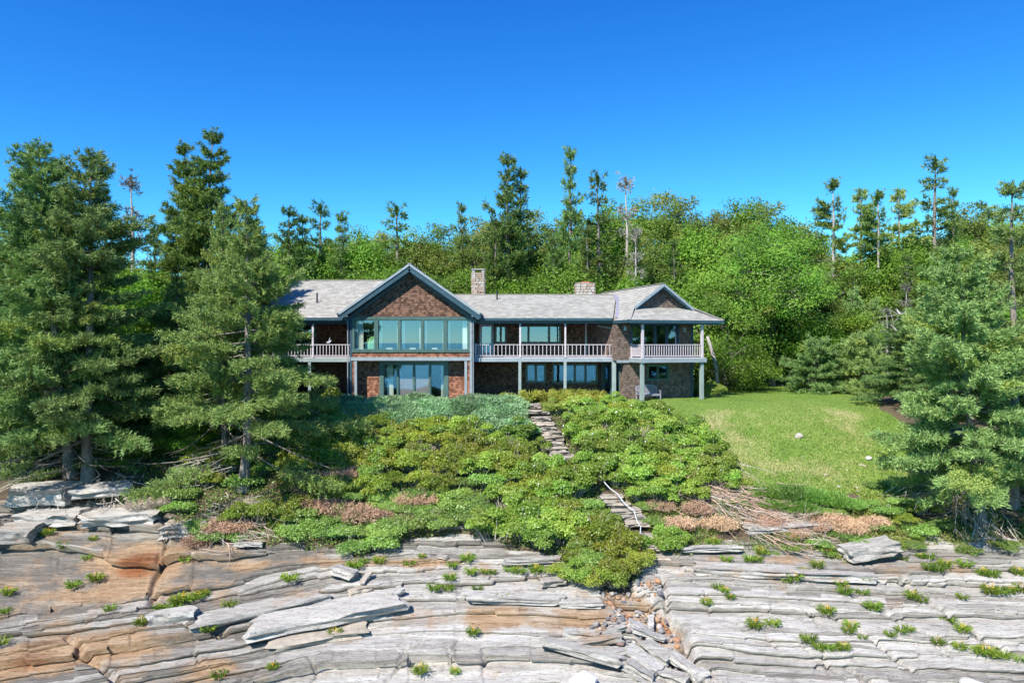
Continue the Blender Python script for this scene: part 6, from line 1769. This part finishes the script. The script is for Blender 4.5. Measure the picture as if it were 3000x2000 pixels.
# the overhanging shelf under the shore spruces, in layered blocks
for i, (a, b, w, t_, lf, lb) in enumerate((((45, 1480), (215, 1475), 1.6, .75, .25, 'massive pale overhanging block at the foot of the shore spruces'), ((215, 1492), (385, 1452), 1.4, .45, .45, 'overhanging shelf of rock jutting over a black hollow'),
        ((70, 1530), (240, 1525), 1.5, .5, .1, 'second tier of pale rock under the overhanging block'), ((0, 1590), (110, 1585), 1.4, .6, .1, 'smooth grey face of rock cut by the picture edge'), ((250, 1540), (470, 1520), 1.3, .5, .0, 'shaded tan beds of rock below the shelf'), ((480, 1560), (640, 1545), 1.2, .45, .0, 'pale stepped block between the shelf and the brown twigs'))):
    lay_slab(a, b, w, t_, lb, 500 + i, 'slab', lf - .12, .05, .25)
# white boulders at the bottom of the picture
def pebble(seed, n=2, sq=(1, .8, .6), bump=.22):
    import bmesh
    bm = bmesh.new(); bmesh.ops.create_icosphere(bm, subdivisions=n, radius=.5)
    rg = np.random.default_rng(seed); k = norm(rg.normal(size=(7, 3))); c = .30 + .14 * rg.random(7)
    for v in bm.verts:
        p = np.array(v.co)
        for q, cc in zip(k, c):
            dd = p @ q - cc
            if dd > 0: p = p - q * dd * .85
        p = p * (1 + bump * .4 * float(vnoise2(p[0] * 4 + seed, p[1] * 4 + p[2] * 3, seed)))
        v.co = p * np.array(sq)
    me = bpy.data.meshes.new('stone'); bm.to_mesh(me); bm.free(); me.materials.append(M['cobble'])
    me.polygons.foreach_set('use_smooth', np.ones(len(me.polygons), bool) if n > 2 else np.zeros(len(me.polygons), bool))
    return me
def boulder(px, py, s, label, mat, seed, sq=(1, .8, .6), name='boulder', lift=0.0):
    h = hit(px, py); me = pebble(seed, 3, sq); me.materials.clear(); me.materials.append(M[mat])
    me.polygons.foreach_set('use_smooth', np.zeros(len(me.polygons), bool))
    o = link(name, me, None, (h.x, h.y, surf_z(h.x, h.y) + s * sq[2] * .3 + lift)); o.scale = (s, s, s); o.rotation_euler = (0, 0, seed * 1.3)
    return tag(o, label, 'boulder')
boulder(1712, 2015, 1.25, 'bright white boulder at the bottom of the picture below the tumble', 'whiterock', 601, (1, .7, .55), lift=.05)
boulder(1712, 1975, .42, 'small white lump leaning on the bright white boulder', 'whiterock', 602)
boulder(2870, 2035, 1.3, 'bright white rock just showing at the bottom of the wide ledge', 'whiterock', 603, (1.3, .6, .35))
boulder(2340, 1290, .5, 'lone pale pointed stone on the sloping lawn', 'slab', 604, (1, .7, .75), 'stone')
boulder(2545, 1352, .55, 'pale rounded stone in the grass beside the lawn spruce', 'slab', 605, (1, .7, .5), 'stone')
boulder(2525, 1370, .4, 'small tan stone just below the pale rounded one', 'stepstone', 606, (1.2, .7, .4), 'stone')
for i, (px, py, s) in enumerate(((2350, 1345, .3), (2415, 1398, .35), (2480, 1380, .3), (2455, 1432, .3), (2510, 1435, .35), (2525, 1420, .3), (2515, 1446, .3), (2195, 1128, .6), (2215, 1130, .7), (2240, 1132, .5), (2180, 1124, .6), (2290, 1136, .5))):
    boulder(px, py, s, ('small pale flake of stone bedded low in the lawn slope' if i < 7 else 'grey stone in the low border at the foot of the maple'), 'slab', 610 + i, (1, .7, .4), 'stone')['group'] = 'stones in the lawn' if i < 7 else 'border stones by the maple'
# cobbles in the gully, one by one
CB = [pebble(700 + i, 2, ((1, .8, .6), (1, .9, .75), (1, .65, .5), (1, .75, .8), (1, .55, .4))[i % 5]) for i in range(10)]
CB_ = 0
poly = [(1745, 1732), (1800, 1722), (1900, 1700), (1935, 1710), (1945, 1790), (1985, 1855), (1990, 1930), (1930, 1960), (1840, 1930), (1700, 1890), (1690, 1860), (1750, 1835), (1800, 1800), (1775, 1770)]
def inside(x, y):
    c = False; n = len(poly)
    for i in range(n):
        x0, y0 = poly[i]; x1, y1 = poly[(i + 1) % n]
        if (y0 > y) != (y1 > y) and x < (x1 - x0) * (y - y0) / (y1 - y0) + x0: c = not c
    return c
rgC = np.random.default_rng(77); placed = []; tries = 0
while len(placed) < 230 and tries < 9000:
    tries += 1
    px, py = rgC.uniform(1685, 1995), rgC.uniform(1698, 1965)
    if not inside(px, py): continue
    h = hit(px, py); s = .14 + .26 * rgC.random() ** 1.6
    if any(math.hypot(h.x - a, h.y - b) < .36 * (s + c) for a, b, c in placed): continue
    placed.append((h.x, h.y, s))
    o = link('cobble', CB[int(rgC.integers(10))], None, (h.x, h.y, surf_z(h.x, h.y) + s * .16 + .05 * rgC.random()))
    o.scale = (s, s, s); o.rotation_euler = (rgC.normal() * .4, rgC.normal() * .4, rgC.random() * 6.28)
    w = 'high in the gully under the shrubs' if py < 1770 else 'in the waist of the gully' if py < 1840 else 'among the tumbled slabs at the gully mouth'
    tag(o, 'rounded grey or rust cobble packed ' + w, 'cobble', 'cobbles ' + w)

# stone steps up to the house
def stair(pts, label, w0, seed):
    e = empty('stone_steps', hit(*pts[0])); tag(e, label, 'steps')
    for i, q in enumerate(pts):
        h = hit(*q); rg = np.random.default_rng(seed + i)
        w = w0 * (.85 + .35 * rg.random())
        me = slab_mesh(w, .72 + .2 * rg.random(), .19, seed + i, 'stepstone', 6, 4, .24)
        o = link('step', me, e); o.location = Vector((h.x, h.y, float(soil_z(h.x, h.y)) + .10)) - e.location; o.rotation_euler = (.04 * rg.normal(), .04 * rg.normal(), .12 * rg.normal())
stair([(1580, 1178)] + STEP_UP, 'upper flight of worn flat stone steps climbing between juniper and rose shrubs', 1.0, 800)
stair(STEP_LO, 'lower flight of pale block steps with a rope rail down to the ledge', 1.1, 830)
# rope rail on rusty pins
rr0 = empty('rope_rail', hit(1806, 1500)); tag(rr0, 'pale sagging rope strung on thin rusty pins beside the lower steps', 'rope rail')
tops = []
for px, py, h_ in ((1755, 1440, .75), (1808, 1497, .75), (1857, 1546, .7), (1877, 1600, .75), (1875, 1662, 1.25)):
    b = hit(px, py); b.z = surf_z(b.x, b.y); tp = b + Vector((0, 0, h_)); tops.append(tp)
    mb = MB(); mb.tube([b - rr0.location - Vector((0, 0, .1)), tp - rr0.location + Vector((0, 0, .03))], [.018, .016], 6); mb.build('pin', M['steelrust'], rr0)
mb = MB(); pts = []
for a, b in zip(tops[:-1], tops[1:]):
    for k in range(6):
        f = k / 6; p = a.lerp(b, f); p.z -= .12 * math.sin(f * math.pi); pts.append(p - rr0.location)
pts.append(tops[-1] - rr0.location)
mb.tube(pts, [.022] * len(pts), 6); mb.build('rope', M['rope'], rr0)

# brush pile: cut branches heaped along the foot of the lawn
def branch_heap(name, label, a, b, n, wid, seed, mats, hmax=.8, cat='brush pile', down=True):
    p, q = hit(*a), hit(*b); e = empty(name, (p + q) / 2); tag(e, label, cat)
    rg = np.random.default_rng(seed)
    Ws = [Wood() for _ in mats]
    d = np.array(q - p); side = np.array([-d[1], d[0], 0]) / np.linalg.norm(d[:2])
    for i in range(n):
        f = rg.random() * .85; o = np.array(p) + d * f + side * rg.normal() * wid * .5; o[2] = surf_z(o[0], o[1]) + hmax * rg.random() * (1 - abs(f - .4))
        L_ = (.8 + 1.8 * rg.random()); dr = norm((d / np.linalg.norm(d) + rg.normal(size=3) * [.25, .35, .12] + side * -.1)[None])[0]
        m = 6; pts = []; pp = o.copy()
        cv = rg.normal(size=3) * .10
        for k in range(m):
            pts.append(pp - np.array(e.location)); dr = norm((dr + cv * .6 + rg.normal(size=3) * .06)[None])[0]; pp = pp + dr * L_ / m
            pp[2] = max(pp[2], surf_z(pp[0], pp[1]) + .03)
        r0 = .012 + .022 * rg.random() ** 2
        W = Ws[int(rg.integers(len(mats)))]; W.limb(pts, np.linspace(r0, .004, m), 4)
        for _ in range(3):
            k = int(rg.integers(1, m - 1)); s0 = pts[k]; d2 = norm((dr + rg.normal(size=3) * .6)[None])[0] * L_ * .3; W.limb(np.stack([s0, s0 + d2 * .5 + rg.normal(size=3) * .03, s0 + d2]), [r0 * .5, .006, .003], 3)
    for W, mt in zip(Ws, mats): link('branches', W.mesh('branches', M[mt]), e)['kind'] = 'stuff'
    return e
branch_heap('brush_pile', 'long heap of cut reddish dead branches at the foot of the lawn', (2010, 1420), (2350, 1545), 420, 1.7, 901, ('deadwood_red', 'deadwood', 'deadwood_red'), .55)
branch_heap('brush_pile', 'looser spill of grey dead twigs below the end of the branch heap', (2200, 1530), (2420, 1600), 70, 1.0, 902, ('deadwood', 'deadwood_red'), .3)
branch_heap('driftwood_tangle', 'fan of bleached dead limbs hanging below the tangled lawn spruce', (2790, 1440), (2900, 1600), 90, 1.2, 903, ('deadwood', 'deadwood'), 1.4, 'dead limbs')
branch_heap('driftwood_tangle', 'bleached dead limbs sweeping seaward from the tangled lawn spruce', (2850, 1420), (2650, 1500), 80, .9, 904, ('deadwood', 'deadwood'), 1.2, 'dead limbs')
branch_heap('driftwood_tangle', 'grey bare roots and limbs spilling over the overhanging shelf', (250, 1400), (330, 1540), 60, 2.0, 905, ('deadwood', 'deadwood'), 1.1, 'dead limbs')
branch_heap('driftwood_tangle', 'long bare grey limbs stretching out under the shore pair', (230, 1330), (0, 1460), 60, 1.0, 906, ('deadwood', 'deadwood'), 2.2, 'dead limbs')
branch_heap('driftwood_tangle', 'pinkish bare twigs massed below the broad shore spruce', (560, 1520), (760, 1600), 120, 1.4, 907, ('deadwood_red', 'deadwood'), .6, 'dead limbs')
branch_heap('driftwood_tangle', 'bare grey limbs reaching sideways from the broad shore spruce', (700, 1400), (500, 1460), 45, 1.0, 908, ('deadwood', 'deadwood'), 1.6, 'dead limbs')
